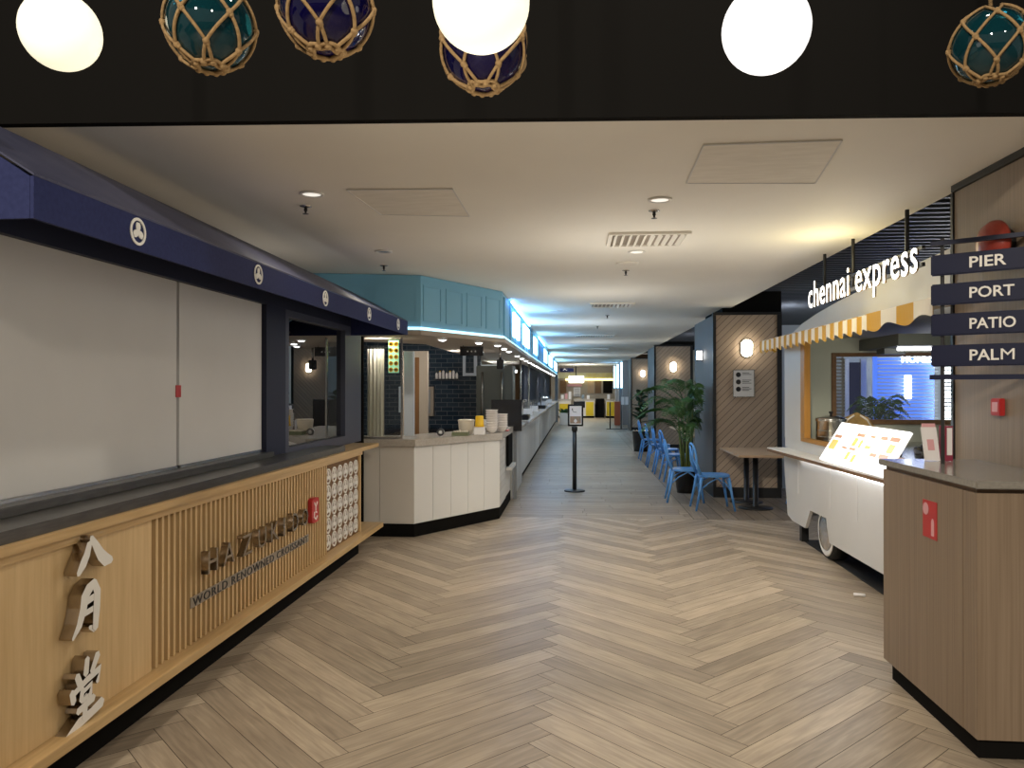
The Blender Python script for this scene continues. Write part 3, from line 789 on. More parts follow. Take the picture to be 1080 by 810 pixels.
def mould(p, q, n, t, z0=2.30, z1=2.68, mg=.04):
    L = (q - p).length
    for i in range(n):
        f0, f1 = i / n + mg / L, (i + 1) / n - mg / L
        b = BM(); w = .018 / L
        for (g0, g1, a0, a1) in ((f0, f1, z1 - .018, z1), (f0, f1, z0, z0 + .018), (f0, f0 + w, z0 + .018, z1 - .018), (f1 - w, f1, z0 + .018, z1 - .018)):
            pl, d = along(p, q, g0, g1, a0, a1, .0055, .0005); prism(b, pl, d)
        part('panel_mould', b, 'fascia', t)
mould(Vector((-2.62, 7.70, 0)), FA, 2, fs); mould(FA, FB, 4, fs)
FL = Vector((-.905, 36, 0))
for (p, q) in ((FA, FB), (Vector((-2.62, 7.70, 0)), FA)):
    pl, d = along(p, q, 0, 1, fz0 - .030, fz0 - .001, .03, -.01); part('led_strip', prism(BM(), pl, d), 'emit_strip', fs)
pl, d = along(FB, FL, 0, 1, fz0 - .012, fz0 - .001, .02, 0); part('led_strip', prism(BM(), pl, d), 'emit_strip', fs)
for i in range(30):
    yy = 9.5 + i * .88
    part('pilaster', box(-.904, -.885, yy, yy + .05, fz0 + .01, fz1 - .05), 'fascia', fs)
for (y0, y1, z0, z1) in ((10.92, 11.95, 2.33, 2.68), (12.95, 14.4, 2.33, 2.68), (16.2, 17.4, 2.33, 2.68), (21.3, 23.2, 2.33, 2.68), (25.2, 28.5, 2.33, 2.68), (31, 35, 2.33, 2.68)):
    part('lit_window', box(-.906, -.876, y0, y1, z0, z1), 'emit_cyan', fs)
part('cove_light', box(-.96, -.93, 12, 35, fz1 - .03, fz1 - .008), 'fascia', fs)
fs_cove = thing('cove_lamp', 'blue cove lamp strip on the edge of the blue fascia', 'lamp', (-.86, 18, 2.70))
part('tube', box(-.872, -.850, 10.2, 14.2, 2.738, 2.750), 'emit_blue', fs_cove)
part('tube', box(-.872, -.850, 17.5, 21, 2.738, 2.750), 'emit_blue', fs_cove)
part('tube', box(-.872, -.850, 26, 29, 2.738, 2.750), 'emit_blue', fs_cove)
part('bracket', box(-.884, -.8725, 10.2, 29, 2.736, 2.752), 'fascia', fs_cove)
# soffit downlights
spots = [(-1.50, 8.55), (-1.17, 9.2), (-1.0, 9.75), (-1.0, 10.6), (-1.0, 11.4)] + [(-1.0, 13.0 + i * 1.15) for i in range(20)]
for i, (x, y) in enumerate(spots):
    lb_ = 'bright soffit downlight under the blue fascia, the %s along from the awning tip' % ['sixth', 'seventh', 'eighth', 'ninth', 'tenth', 'eleventh', 'twelfth', 'thirteenth', 'fourteenth', 'fifteenth', 'sixteenth', 'seventeenth', 'eighteenth', 'nineteenth', 'twentieth', 'twenty-first', 'twenty-second', 'twenty-third', 'twenty-fourth', 'last'][i - 5] if i >= 5 else ('small bright downlight under the blue fascia, nearest the awning tip' if i == 0 else
          ['', 'small bright downlight under the fascia corner above the bowls', 'small bright downlight just past the fascia corner', 'small bright downlight second past the fascia corner', 'small bright downlight third past the fascia corner'][i])
    t = thing('soffit_downlight', lb_, 'downlight', (x, y, 2.15), 0, 'downlights along the fascia soffit')
    part('ring', lathe(BM(), [(.055, -.001), (.055, -.010), (.042, -.014), (.040, -.004)], (x, y, 2.15), 16), 'white_paint', t)
    part('lens', lathe(BM(), [(.0395, -.002), (.0395, -.0145), (.030, -.024), (0, -.028)], (x, y, 2.15), 16), 'emit_white', t)
for (x, y, p) in ((-1.17, 9.2, 14), (-1.0, 10.6, 14), (-1.0, 14, 30), (-1.0, 19, 30), (-1.0, 25, 40), (-1.0, 31, 40)):
    spot('soffit_lamp', (x, y, 2.12), (x, y, 0), p, (.95, .97, 1.0), 120, .6, .04)

# stall interior
struct('wall_back_2', box(-5.1, -1.62, 13.0, 13.1, 0, 2.75), 'tile_dark', 'glazed midnight tile wall inside the stall')
struct('ceiling_5', box(-5.1, -1.95, 8.65, 13.0, 2.5, 2.55), 'grey_wall', 'grey inner ceiling of the stall')
struct('wall_left_2', box(-1.30, -1.25, 18.2, 35.8, 1.05, 2.148), 'dark_screen', 'dark closed screens over the far counters')
struct('trim_9', box(-1.0, -.86, 35.85, 36.1, 0, 2.76), 'grey_wall', 'grey post ending the stalls')
bk = BM()
bx(bk, -3.2, -1.7, 12.35, 12.9, .002, .92); 
o = tag(obj('kitchen_bench', bk, 'black_gloss'), 'dark back bench in front of the midnight tile wall', 'bench')
eq = thing('kitchen_fridge', 'tall dark steel fridge at the right of the tile wall', 'fridge', (-1.33, 12.7, 0))
part('body', box(-1.62, -1.03, 12.4, 12.95, .002, 1.96, .01), 'hood', eq)
for xx in (-1.52, -1.2): part('handle', tube(BM(), [(xx, 12.37, 1.15), (xx, 12.37, 1.85)], .018, 8), 'steel', eq)
# frames on the tile wall
def wall_frame(name, x0, x1, z0, z1, label, fm='beige', im='tile_dark', y=12.95):
    t = thing(name, label, 'frame', ((x0 + x1) / 2, y, z0))
    b = BM(); w = .05
    for (a, c, e, f) in ((x0, x1, z1 - w, z1), (x0, x1, z0, z0 + w), (x0, x0 + w, z0 + w, z1 - w), (x1 - w, x1, z0 + w, z1 - w)): bx(b, a, c, y - .03, y + .03, e, f)
    part('frame', b, fm, t); part('inset', box(x0 + w, x1 - w, y - .002, y + .028, z0 + w, z1 - w), im, t)
wall_frame('serving_hatch', -2.62, -2.42, 1.12, 1.62, 'small beige framed hatch low on the midnight tile wall', 'taupe', 'grey_wall')
wall_frame('wall_window', -1.92, -1.68, 1.80, 2.22, 'small pale barred window high on the midnight tile wall', 'blind', 'tile_dark')
wall_frame('wall_vent', -1.66, -1.63 + .03, 1.35, 1.6, 'small dark vent on the tile wall beside the fridge', 'black', 'black')
dr = thing('stall_door', 'beige framed doorway inside the stall left of the tile wall', 'door', (-2.5, 11.2, 0))
b = BM(); bx(b, -2.56, -2.44, 11.15, 11.25, .002, 2.14); bx(b, -2.30, -2.18, 11.15, 11.25, .002, 2.14); bx(b, -2.44, -2.30, 11.15, 11.25, 2.05, 2.14)
part('frame', b, 'beige', dr); part('leaf', box(-2.438, -2.302, 11.19, 11.22, .002, 2.048), 'oak_dark', dr)
ps = thing('partition_panel', 'pale blue grey upright panel beside the stall doorway', 'partition', (-1.96, 9.0, 1.05))
part('board', box(-1.98, -1.865, 8.74, 8.78, 1.049, 2.02), 'blind', ps)
# glass screen on the left of the counter, curtain and stained panel
gs = thing('glass_screen', 'clear framed glass screen with a cream curtain behind, on the off white counter', 'screen', (-2.1, 8.25, 1.047))
part('glass', box(-2.40, -1.905, 8.246, 8.252, 1.066, 2.10), 'glass', gs)
b = BM(); bx(b, -2.40, -1.885, 8.235, 8.262, 1.0485, 1.0655); bx(b, -1.904, -1.885, 8.235, 8.262, 1.066, 2.148)
part('frame', b, 'steel', gs)
cb = BM(); pts = []
for i in range(41):
    f = i / 40; pts.append((-2.36 + f * .19, 8.56 + .018 * math.sin(f * 9 * PI)))
for i in range(40):
    (xa, ya), (xb, yb) = pts[i], pts[i + 1]
    prism(cb, [(xa, ya, 1.05), (xb, yb, 1.05), (xb, yb + .006, 1.05), (xa, ya + .006, 1.05)], (0, 0, .99))
bmesh.ops.remove_doubles(cb, verts=cb.verts[:], dist=1e-5)
cu = thing('curtain', 'cream gathered curtain behind the glass screen', 'curtain', (-2.26, 8.56, 1.05))
part('cloth', cb, 'curtain', cu)
part('curtain_rod', tube(BM(), [(-2.42, 8.56, 2.055), (-2.12, 8.56, 2.055)], .008, 8), 'black_metal', cu)
for i in range(6): part('curtain_ring', tube(BM(), [(-2.35 + i * .034, 8.56 + .016 * math.cos(a), 2.055 + .016 * math.sin(a)) for a in [2 * PI * k / 10 for k in range(11)]], .003, 5), 'black_metal', cu)
sg = thing('stained_panel', 'green and yellow lit decorative panel hanging behind the glass screen', 'panel', (-2.05, 8.6, 1.8))
part('panel', box(-2.13, -2.01, 8.60, 8.615, 1.77, 2.14), 'glass_green', sg)
b = BM()
for i in range(5):
    for j in range(2):
        lathe(b, [(.026, 0), (.026, .006), (.016, .006), (.016, 0)], (-2.10 + j * .06, 8.593, 1.805 + i * .073), 12, 'Y')
part('motif', b, 'mustard', sg)
hs = thing('hanging_sign', 'small black hanging sign with white dots under the blue fascia', 'sign', (-1.37, 9.9, 2.1))
part('board', box(-1.50, -1.20, 9.86, 9.90, 2.015, 2.135), 'black_gloss', hs)
b = BM()
for i in range(3): lathe(b, [(.010, 0), (.010, .004)], (-1.40 + i * .05, 9.855, 2.07), 10, 'Y')
part('dots', b, 'paper', hs)
for xx in (-1.46, -1.24): part('hanger', tube(BM(), [(xx, 9.88, 2.1355), (xx, 9.88, 2.149)], .005, 6), 'black_metal', hs)
cs = thing('camera_bracket', 'short steel bracket with a dark box hanging below the fascia', 'bracket', (-1.0, 10.3, 2.1))
part('stem', tube(BM(), [(-1.02, 10.3, 2.149), (-1.02, 10.3, 1.98)], .016, 8), 'steel', cs)
part('box', box(-1.065, -.975, 10.26, 10.34, 1.85, 1.979, .006), 'black_gloss', cs)
wall_frame('wall_box', -3.02, -2.74, 1.18, 1.62, 'pale framed box niche on the tile wall behind the glass screen', 'blind', 'grey_wall')
sh = thing('bottle_shelf', 'thin steel shelf of pale jars on the midnight tile wall', 'shelf', (-2.15, 12.9, 1.75))
part('board', box(-2.40, -1.98, 12.86, 12.995, 1.742, 1.752), 'steel', sh)
for k in range(7):
    jx = -2.37 + k * .058
    j_ = thing('jar', '%s pale jar from the doorway on the tile wall shelf' % ['first', 'second', 'third', 'fourth', 'fifth', 'sixth', 'seventh'][k], 'jar', (jx, 12.93, 1.7525), 0, 'pale jars on the tile wall shelf')
    part('body', lathe(BM(), [(.020, .0005), (.022, .01), (.022, .08 + .02 * (k % 3)), (.012, .10 + .02 * (k % 3)), (0, .10 + .02 * (k % 3))], (jx, 12.93, 1.7525), 12), 'white_china', j_)
    part('lid', lathe(BM(), [(.013, .1005 + .02 * (k % 3)), (.013, .115 + .02 * (k % 3)), (0, .116 + .02 * (k % 3))], (jx, 12.93, 1.7525), 12), 'yellow' if k % 3 == 1 else 'steel', j_)
# lit opening beyond with steel posts
op = thing('lit_kitchen_recess', 'pale lit kitchen recess between fridge and dark screens', 'recess', (-1.8, 16.5, 0))
part('back_wall', box(-2.6, -1.61, 17.9, 17.95, .002, 2.14), 'pale_wall', op)
part('tube_lamp', box(-2.1, -1.35, 17.5, 17.56, 1.95, 2.0), 'emit_white', op)
for yy in (14.6, 17.2): part('post', tube(BM(), [(-1.06, yy, 1.032), (-1.06, yy, 2.148)], .022, 8), 'steel', op)

# ---- things on the off white counter
def bowl_master():
    t = thing('bowl', 'x', 'bowl', (0, 0, 0), 0)
    pr = [(.025, 0), (.030, .004), (.058, .03), (.074, .070), (.076, .075), (.072, .075), (.055, .034), (.0, .010)]
    obj('body', lathe(BM(), pr, (0, 0, 0), 24), 'white_china', t)
    b = BM(); tube(b, [(.0768 * math.cos(a), .0768 * math.sin(a), .071) for a in [2 * PI * k / 24 for k in range(25)]], .0025, 5)
    obj('rim', b, 'white_china', t)
    return t
bowl = bowl_master(); first = True
for (x, y, n, lab) in ((-1.03, 9.34, 8, 'taller'), (-.935, 9.62, 6, 'shorter')):
    for k in range(n):
        od = ['bottom', 'second', 'third', 'fourth', 'fifth', 'sixth', 'seventh', 'topmost'][k if k < n - 1 else 7]
        lbl = '%s white bowl%s of the %s bowl stack on the counter' % (od, '' if od in ('bottom', 'topmost') else ' from the bottom', lab)
        g = 'white bowls stacked on the off white counter'
        bowl['group'] = g
        if first: bowl.location = (x, y, 1.048); bowl['label'] = lbl; first = False
        else: dup(bowl, (x, y, 1.048 + k * .030), 0, lbl, g)
yc = thing('yellow_cup', 'bright yellow plastic cup standing upside down on the white box', 'cup', (-1.14, 9.02, 1.1395))
part('body', lathe(BM(), [(.056, .001), (.053, .03), (.046, .125), (.040, .13), (0, .13)], (-1.14, 9.02, 1.1395), 24), 'yellow', yc)
part('rim', tube(BM(), [(-1.14 + .057 * math.cos(a), 9.02 + .057 * math.sin(a), 1.1445) for a in [2 * PI * k / 24 for k in range(25)]], .0035, 6), 'yellow', yc)
bk_ = thing('cutlery_box', 'low white box under the stack of yellow cups', 'box', (-1.14, 9.02, 1.048))
part('body', box(-1.20, -1.075, 8.96, 9.08, 1.0485, 1.135, .004), 'paper', bk_)
part('lid', box(-1.203, -1.072, 8.957, 9.083, 1.1355, 1.139), 'paper', bk_)
bk_ = thing('bucket', 'cream plastic tub behind the green tray', 'tub', (-1.32, 9.15, 1.048))
part('body', lathe(BM(), [(.085, 0), (.098, .14), (.098, .15), (.085, .15)], (-1.32, 9.18, 1.0485), 24), 'bucket', bk_)
part('lid', lathe(BM(), [(.102, .1505), (.102, .165), (.09, .172)], (-1.32, 9.18, 1.0485), 24), 'bucket', bk_)
pk = thing('card_terminal', 'white box machine with dark slot beside the bowls', 'machine', (-1.1, 9.5, 1.048))
part('body', box(-1.20, -1.04, 9.56, 9.70, 1.0485, 1.20, .012), 'paper', pk)
part('slot', box(-1.17, -1.08, 9.552, 9.5595, 1.08, 1.11), 'black_gloss', pk)
tr = thing('green_tray', 'olive green tray of sachets left of the yellow cups', 'tray', (-1.35, 8.86, 1.048))
b = BM(); bx(b, -1.43, -1.24, 8.76, 8.90, 1.0485, 1.056)
for (x0, x1, y0, y1) in ((-1.43, -1.24, 8.76, 8.765), (-1.43, -1.24, 8.895, 8.90), (-1.43, -1.425, 8.7655, 8.8945), (-1.245, -1.24, 8.7655, 8.8945)): bx(b, x0, x1, y0, y1, 1.0562, 1.09)
part('body', b, nmat('olive plastic', (.12, .14, .07), (.15, .17, .09), .5), tr)
for k in range(6): part('sachet', box(-1.415 + k * .028, -1.395 + k * .028, 8.79, 8.87, 1.057, 1.10 + .004 * (k % 3)), 'bucket', tr)
tp_ = thing('tape_roll', 'white tape roll standing on the counter left of the tray', 'roll', (-1.55, 8.72, 1.048))
part('roll', lathe(BM(), [(.042, -.015), (.042, .015), (.022, .015), (.022, -.015), (.042, -.015)], (-1.55, 8.72, 1.0915), 20, 'Y'), 'paper', tp_)
rs = tag(obj('red_cloth', box(-.90, -.86, 9.75, 9.90, 1.048, 1.06, .004), 'red'), 'crumpled red cloth lying beside the shorter bowl stack', 'cloth')

# ---- coffee machines, trays on far counters
for (y, lab) in ((13.6, 'first'), (20.9, 'second')):
    t = thing('drip_tray', 'black tray on the %s far grey counter' % lab, 'tray', (-1.0, y, 1.03))
    part('tray', box(-1.12, -.84, y, y + .45, 1.031, 1.12, .01), 'black_gloss', t)
    cm = thing('tap_fountain', 'chrome beverage tap on the %s far grey counter' % lab, 'tap', (-1.2, y + .6, 1.03))
    part('column', tube(BM(), [(-1.0, y + .7, 1.031), (-1.0, y + .7, 1.32), (-.97, y + .68, 1.37), (-.92, y + .66, 1.36)], .02, 8), 'chrome', cm)
    part('base', lathe(BM(), [(.08, 0), (.08, .0), (.05, .03)], (-1.0, y + .7, 1.0312), 16), 'chrome', cm) if False else None
    part('handle', tube(BM(), [(-1.0, y + .7, 1.345), (-1.03, y + .7, 1.47)], .012, 8), 'black_metal', cm)
for i, y in enumerate((16.0, 18.4, 22.6, 25.0, 29.0)):
    t = thing('condiment_caddy', ['white caddy of cutlery by the first steel post', 'white caddy of cutlery before the dark screens', 'white caddy of cutlery on the second grey counter', 'white caddy of cutlery farther on the second grey counter', 'white caddy of cutlery on the farthest grey counter'][i], 'caddy', (-1.05, y, 1.03), 0, 'caddies on the far counters')
    part('body', box(-1.13, -.93, y, y + .3, 1.031, 1.16, .006), 'paper', t)
    b = BM()
    for k in range(5): tube(b, [(-1.11 + k * .04, y + .1, 1.161), (-1.12 + k * .045, y + .12, 1.30)], .008, 6)
    part('cutlery', b, 'steel', t)

# ------------------------------------------------------------------ columns and wall lamps on the right
def column(n, y, label):
    struct('wall_column_%d' % n, box(2.03, 2.90, y, y + 1.75, .15, 2.66), 'column', 'timber clad column, ' + label)
    fr = BM()
    bx(fr, 1.985, 2.029, y - .02, y + .06, .15, 2.66); bx(fr, 2.901, 2.965, y - .02, y + .06, .15, 2.66); bx(fr, 1.985, 2.965, y - .02, y + .06, 2.661, 2.70)
    struct('trim_%d' % (20 + n), fr, 'black_metal', 'black frame of column, ' + label)
    struct('baseboard_%d' % n, box(1.99, 2.96, y - .005, y + 1.77, .001, .149), 'black_metal', 'black base of column, ' + label)
    struct('wall_column_side_%d' % n, box(1.99, 2.029, y + .061, y + 1.77, .15, 2.66), 'column_side', 'grey side of column, ' + label)
column(1, 11.45, 'nearest'); column(2, 20.0, 'middle'); column(3, 28.5, 'farthest')
struct('trim_30', box(2.15, 3.0, 11.6, 13.1, 2.701, 3.5), 'black', 'black head above the nearest column')
def wall_lamp(y, x, z, label):
    t = thing('wall_lamp', label, 'wall lamp', (x, y, z), 0, 'oval wall lamps on the timber columns')
    def cap(r, h, d0, d1, m, nm):
        pts = []
        for k in range(24):
            a = 2 * PI * k / 24; pts.append((x + r * math.cos(a), y - d0, z + r * math.sin(a) + (h if math.sin(a) >= 0 else -h)))
        part(nm, prism(BM(), pts, (0, -(d1 - d0), 0)), m, t)
    cap(.085, .05, .001, .03, 'steel', 'back_plate'); cap(.070, .05, .0305, .085, 'emit_warm', 'diffuser')
wall_lamp(11.45, 2.465, 2.175, 'oval lit wall lamp on the nearest timber column, above a notice')
wall_lamp(20.0, 2.47, 2.134, 'oval lit wall lamp on the second timber column')
wall_lamp(28.5, 2.42, 2.12, 'oval lit wall lamp on the third, farthest timber column')
nt_ = thing('wall_notice', 'framed grey notice with three round icons on the nearest column', 'notice', (2.42, 11.44, 1.67))
part('plate', box(2.275, 2.565, 11.425, 11.4295, 1.475, 1.855), 'shutter', nt_)
b = BM()
for (x0, x1, z0, z1) in ((2.268, 2.572, 1.856, 1.864), (2.268, 2.572, 1.466, 1.474), (2.268, 2.274, 1.4745, 1.8555), (2.566, 2.572, 1.4745, 1.8555)): bx(b, x0, x1, 11.418, 11.4298, z0, z1)
part('frame', b, 'steel', nt_)
for k in range(3):
    zz = 1.79 - k * .105
    b = lathe(BM(), [(.036, 0), (.036, -.003), (.018, -.003), (.018, 0), (.036, 0)], (2.345, 11.4245, zz), 18, 'Y'); part('icon', b, 'black_metal', nt_)
    b = BM()
    for j in range(2 + (k > 0)): bx(b, 2.40, 2.50 + .03 * ((j + k) % 2), 11.4225, 11.4245, zz + .022 - j * .022, zz + .030 - j * .022)
    part('text_lines', b, 'black_metal', nt_)
ex = thing('lit_box_sign', 'small lit white box sign on the grey side of the nearest column', 'sign', (1.96, 12.4, 2.1))
part('casing', box(1.88, 1.985, 12.35, 12.45, 2.02, 2.20, .006), 'black_metal', ex); part('face', box(1.89, 1.975, 12.343, 12.3495, 2.04, 2.18), 'emit_white', ex)
# far posts with lit edges on the right
for i, y in enumerate((33.5, 36.5, 39.5)):
    t = thing('lit_post', ['grey post with lit white edge just beyond the farthest column', 'grey post with lit white edge second beyond the columns', 'grey post with lit white edge farthest down the hall'][i], 'post', (2.1, y, 0), 0, 'lit posts at the far right')
    part('post', box(1.98, 2.4, y, y + .5, .002, 2.76), 'grey_wall', t)
    part('lit_edge', box(1.90, 1.979, y + .02, y + .2, 1.6, 2.7), 'emit_cyan', t)

# ------------------------------------------------------------------ tables, chairs
def table(x0, x1, y0, y1, label, peds):
    t = thing('cafe_table', label, 'table', ((x0 + x1) / 2, (y0 + y1) / 2, 0), 0, 'tan topped cafe tables')
    part('table_top', box(x0, x1, y0, y1, .712, .742, .006), 'table_top', t)
    for (px, py) in peds:
        part('pedestal', lathe(BM(), [(.22, .001), (.22, .016), (.05, .03), (.036, .034), (.036, .711)], (px, py, 0), 28), 'black_metal', t)
    return t
table(2.05, 2.74, 9.98, 11.30, 'tan cafe table on two black pedestals beside the nearest blue chair', ((2.37, 10.47), (2.37, 11.02)))
table(2.05, 2.70, 13.9, 15.1, 'tan cafe table behind the nearest column beside the middle chairs', ((2.37, 14.3), (2.37, 14.8)))
table(2.05, 2.70, 16.2, 17.4, 'tan cafe table farther along beside the last blue chair', ((2.37, 16.6), (2.37, 17.1)))
def chair_master():
    t = thing('cross_back_chair', 'x', 'chair')
    R = 'blue_chair'
    # the chair faces +x ; back at -x
    sb = BM(); pts = []
    for k in range(28):
        a = 2 * PI * k / 28; c, s = math.cos(a), math.sin(a)
        pts.append((.205 * math.copysign(abs(c) ** .65, c), .205 * math.copysign(abs(s) ** .65, s), .435))
    prism(sb, pts, (0, 0, .028)); bmesh.ops.bevel(sb, geom=[e for e in sb.edges if len(e.link_faces) == 2 and any(len(f.verts) > 8 for f in e.link_faces)], offset=.008, segments=2, affect='EDGES')
    obj('seat', sb, R, t)
    for s in (-1, 1):
        obj('leg', tube(BM(), [(.165, s * .165, .434), (.20, s * .185, .2), (.235, s * .205, .001)], [.018, .017, .014], 8), R, t)
        obj('leg', tube(BM(), [(-.185, s * .17, .434), (-.215, s * .185, .25), (-.265, s * .20, .001)], [.018, .017, .014], 8), R, t)
    ar = [(-.195, -.175, .464)]
    for k in range(13):
        a = PI * k / 12; ar.append((-.235 - .035 * math.sin(a) - .02, -.185 * math.cos(a), .62 + .245 * math.sin(a) ** .55))
    ar.append((-.195, .175, .464))
    obj('back_frame', tube(BM(), ar, .0145, 8), R, t)
    obj('back_cross', tube(tube(BM(), [(-.20, -.12, .464), (-.262, .0, .66), (-.285, .115, .835)], .011, 6), [(-.20, .12, .464), (-.272, .0, .66), (-.285, -.115, .835)], .011, 6), R, t)
    b = BM()
    for s in (-1, 1):
        tube(b, [(.19, s * .172, .25), (.12, s * .165, .36), (.02, s * .16, .425), (-.1, s * .165, .36), (-.205, s * .178, .27)], .009, 6)
    tube(b, [(.19, -.172, .25), (.165, -.1, .37), (.16, 0, .425), (.165, .1, .37), (.19, .172, .25)], .009, 6)
    obj('bentwood_brace', b, R, t)
    return t
ch0 = chair_master()
lbls = ['blue cross back chair in front, beside the double pedestal table', 'blue cross back chair second nearest, its back to the walkway beside the palm', 'blue cross back chair third in the row, behind the palm pot', 'blue cross back chair fourth along the row beside the walkway', 'blue cross back chair fifth along the row', 'blue cross back chair last in the row, beside the dark plant']
cpos = [(1.80, 10.36, .05), (1.53, 11.05, -.04), (1.72, 13.45, .08), (1.70, 14.6, .0), (1.68, 15.8, .0), (1.66, 17.3, .03)]
for i, (x, y, a) in enumerate(cpos):
    if i == 0: ch0.location = (x, y, 0); ch0.rotation_euler = (0, 0, a); ch0['label'] = lbls[0]; ch0['group'] = 'blue cross back chairs along the walkway'
    else: dup(ch0, (x, y, 0), a, lbls[i], 'blue cross back chairs along the walkway')
dup(ch0, (3.12, 10.7, 0), PI, 'blue cross back chair across the double pedestal table, right of the column', 'blue cross back chairs along the walkway')

# ------------------------------------------------------------------ plants
def frond(base, dirv, length, rise, droop, nl, lw, m='leaf'):
    bm = BM(); pts = []
    d = Vector((dirv[0], dirv[1], 0)).normalized(); side = Vector((-d.y, d.x, 0))
    for i in range(13):
        f = i / 12
        pts.append(Vector(base) + d * (length * (f * .75 + .25 * f * f)) + Vector((0, 0, rise * math.sin(f * PI * .55) - droop * f ** 2.4)))
    tube(bm, pts, [.008 * (1 - .85 * i / 12) for i in range(13)], 5)
    for i in range(nl):
        f = .22 + .78 * i / (nl - 1); k = f * 12; j = min(int(k), 11); p = pts[j].lerp(pts[j + 1], k - j)
        tan = (pts[j + 1] - pts[j]).normalized(); ll = lw * math.sin(PI * min(1, .18 + .80 * f)) ** .7 + .03
        for s in (-1, 1):
            out = (side * s * .85 + tan * .55 + Vector((0, 0, .12))).normalized()
            tip = p + out * ll + Vector((0, 0, -.28 * ll)); mid = p + out * ll * .5 + Vector((0, 0, .01)); wv = tan * .012
            v = [bm.verts.new(q) for q in (p - wv * .4, mid - wv, tip, mid + wv, p + wv * .4)]
            bm.faces.new(v)
    return bm
pm = thing('potted_palm', 'tall areca palm in a black pot beside the nearest column', 'plant', (1.66, 11.95, 0))
rd = random.Random(5)
part('pot', lathe(BM(), [(.13, .001), (.175, .34), (.18, .36), (.16, .36), (.155, .31), (0, .31)], (1.66, 11.95, 0), 28), 'black_gloss', pm)
part('soil', lathe(BM(), [(.15, .312), (.15, .325), (0, .335)], (1.66, 11.95, 0), 20), 'soil', pm)
for k in range(7):
    a = k * 2.4; bx_, by_ = 1.66 + .05 * math.cos(a), 11.95 + .05 * math.sin(a)
    part('stem', tube(BM(), [(bx_, by_, .33), (bx_ + .03 * math.cos(a), by_ + .03 * math.sin(a), .7), (bx_ + .07 * math.cos(a), by_ + .07 * math.sin(a), 1.0 + .06 * k)], [.020, .016, .011], 7), 'leaf_light', pm)
for k in range(24):
    a = k * 2.39996 + rd.uniform(-.2, .2); h = .78 + .70 * (k / 24.0); ln_ = .46 + .20 * k / 24 - .16 * math.cos(a); ln_ = min(ln_, .17 / max(.05, math.cos(a))) if math.cos(a) > .3 else ln_
    part('frond', frond((1.66 + .05 * math.cos(a), 11.95 + .05 * math.sin(a), h), (math.cos(a), math.sin(a)), ln_, rd.uniform(.30, .50), rd.uniform(.22, .40), 19, .19 if math.cos(a) < .3 else .13), 'leaf', pm)
rp_ = thing('rubber_plant', 'dark broad leaved plant in a black pot past the last blue chair', 'plant', (1.62, 19.6, 0))
part('pot', lathe(BM(), [(.18, .001), (.22, .50), (.23, .52), (.20, .52), (0, .48)], (1.62, 19.6, 0), 24), 'black_gloss', rp_)
part('trunk', tube(BM(), [(1.62, 19.6, .48), (1.60, 19.6, .9), (1.63, 19.58, 1.45)], [.02, .017, .01], 7), 'soil', rp_)
def broadleaf(p, d, L, w):
    bm = BM(); p = Vector(p); d = Vector(d).normalized(); s = d.cross(Vector((0, 0, 1))).normalized(); u = s.cross(d)
    cen = [p + d * L * i / 6 + u * (-.10 * L * (i / 6) ** 2) for i in range(7)]; ws = [.02, .5, .85, 1, .9, .6, .02]
    L_, R_ = [], []
    for c, q in zip(cen, ws): L_.append(bm.verts.new(c + s * w * q + u * .02)); R_.append(bm.verts.new(c - s * w * q + u * .02))
    Cc = [bm.verts.new(c) for c in cen]
    for i in range(6):
        bm.faces.new((Cc[i], Cc[i + 1], L_[i + 1], L_[i])); bm.faces.new((R_[i], R_[i + 1], Cc[i + 1], Cc[i]))
    return bm
for k in range(22):
    a = k * 2.4; h = .72 + .75 * k / 22
    part('leaf', broadleaf((1.62, 19.6, h), (math.cos(a), math.sin(a) , .25 + .9 * (k % 3) / 2), .34 - .006 * k, .105), 'leaf_dark', rp_)

# ------------------------------------------------------------------ stanchion with poster
sp_ = thing('sign_stanchion', 'black post sign holder with a framed poster in the walkway', 'sign stand', (-.03, 11.9, 0))
part('base', lathe(BM(), [(.16, .001), (.16, .018), (.15, .022), (.03, .030)], (-.03, 11.95, 0), 32), 'black_metal', sp_)
part('pole', tube(BM(), [(-.03, 11.95, .031), (-.03, 11.95, .93)], .033, 16), 'black_metal', sp_)
part('collar', lathe(BM(), [(.040, .93), (.045, .94), (.045, 1.0), (.02, 1.005)], (-.03, 11.95, 0), 16), 'black_metal', sp_)
hd = part('poster_frame', box(-.135, .105, 11.93, 11.955, 1.006, 1.345, .006), 'black_gloss', sp_)
part('poster', box(-.108, .078, 11.925, 11.9295, 1.035, 1.318), 'paper', hd)
b = BM(); stroke(b, [(-.02, .02), (.0, -.02), (.05, -.03)], .008, .001); stroke(b, [(-.015, .03), (-.01, .0)], .012, .001); place(b, (-.05, 11.9245, 1.25), (1, 0, 0), (0, 0, 1)); part('poster_print', b, 'black_metal', hd)
part('poster_print', box(-.10, .07, 11.9235, 11.9248, 1.05, 1.16), nmat('poster tint', (.18, .22, .16), (.40, .22, .15), .5, ns=20), hd)
b = BM(); prism(b, [(-.045, 11.9225, 1.085), (-.015, 11.9225, 1.055), (.015, 11.9225, 1.085), (-.015, 11.9225, 1.125)], (0, .0008, 0)); part('poster_print', b, 'paper', hd)

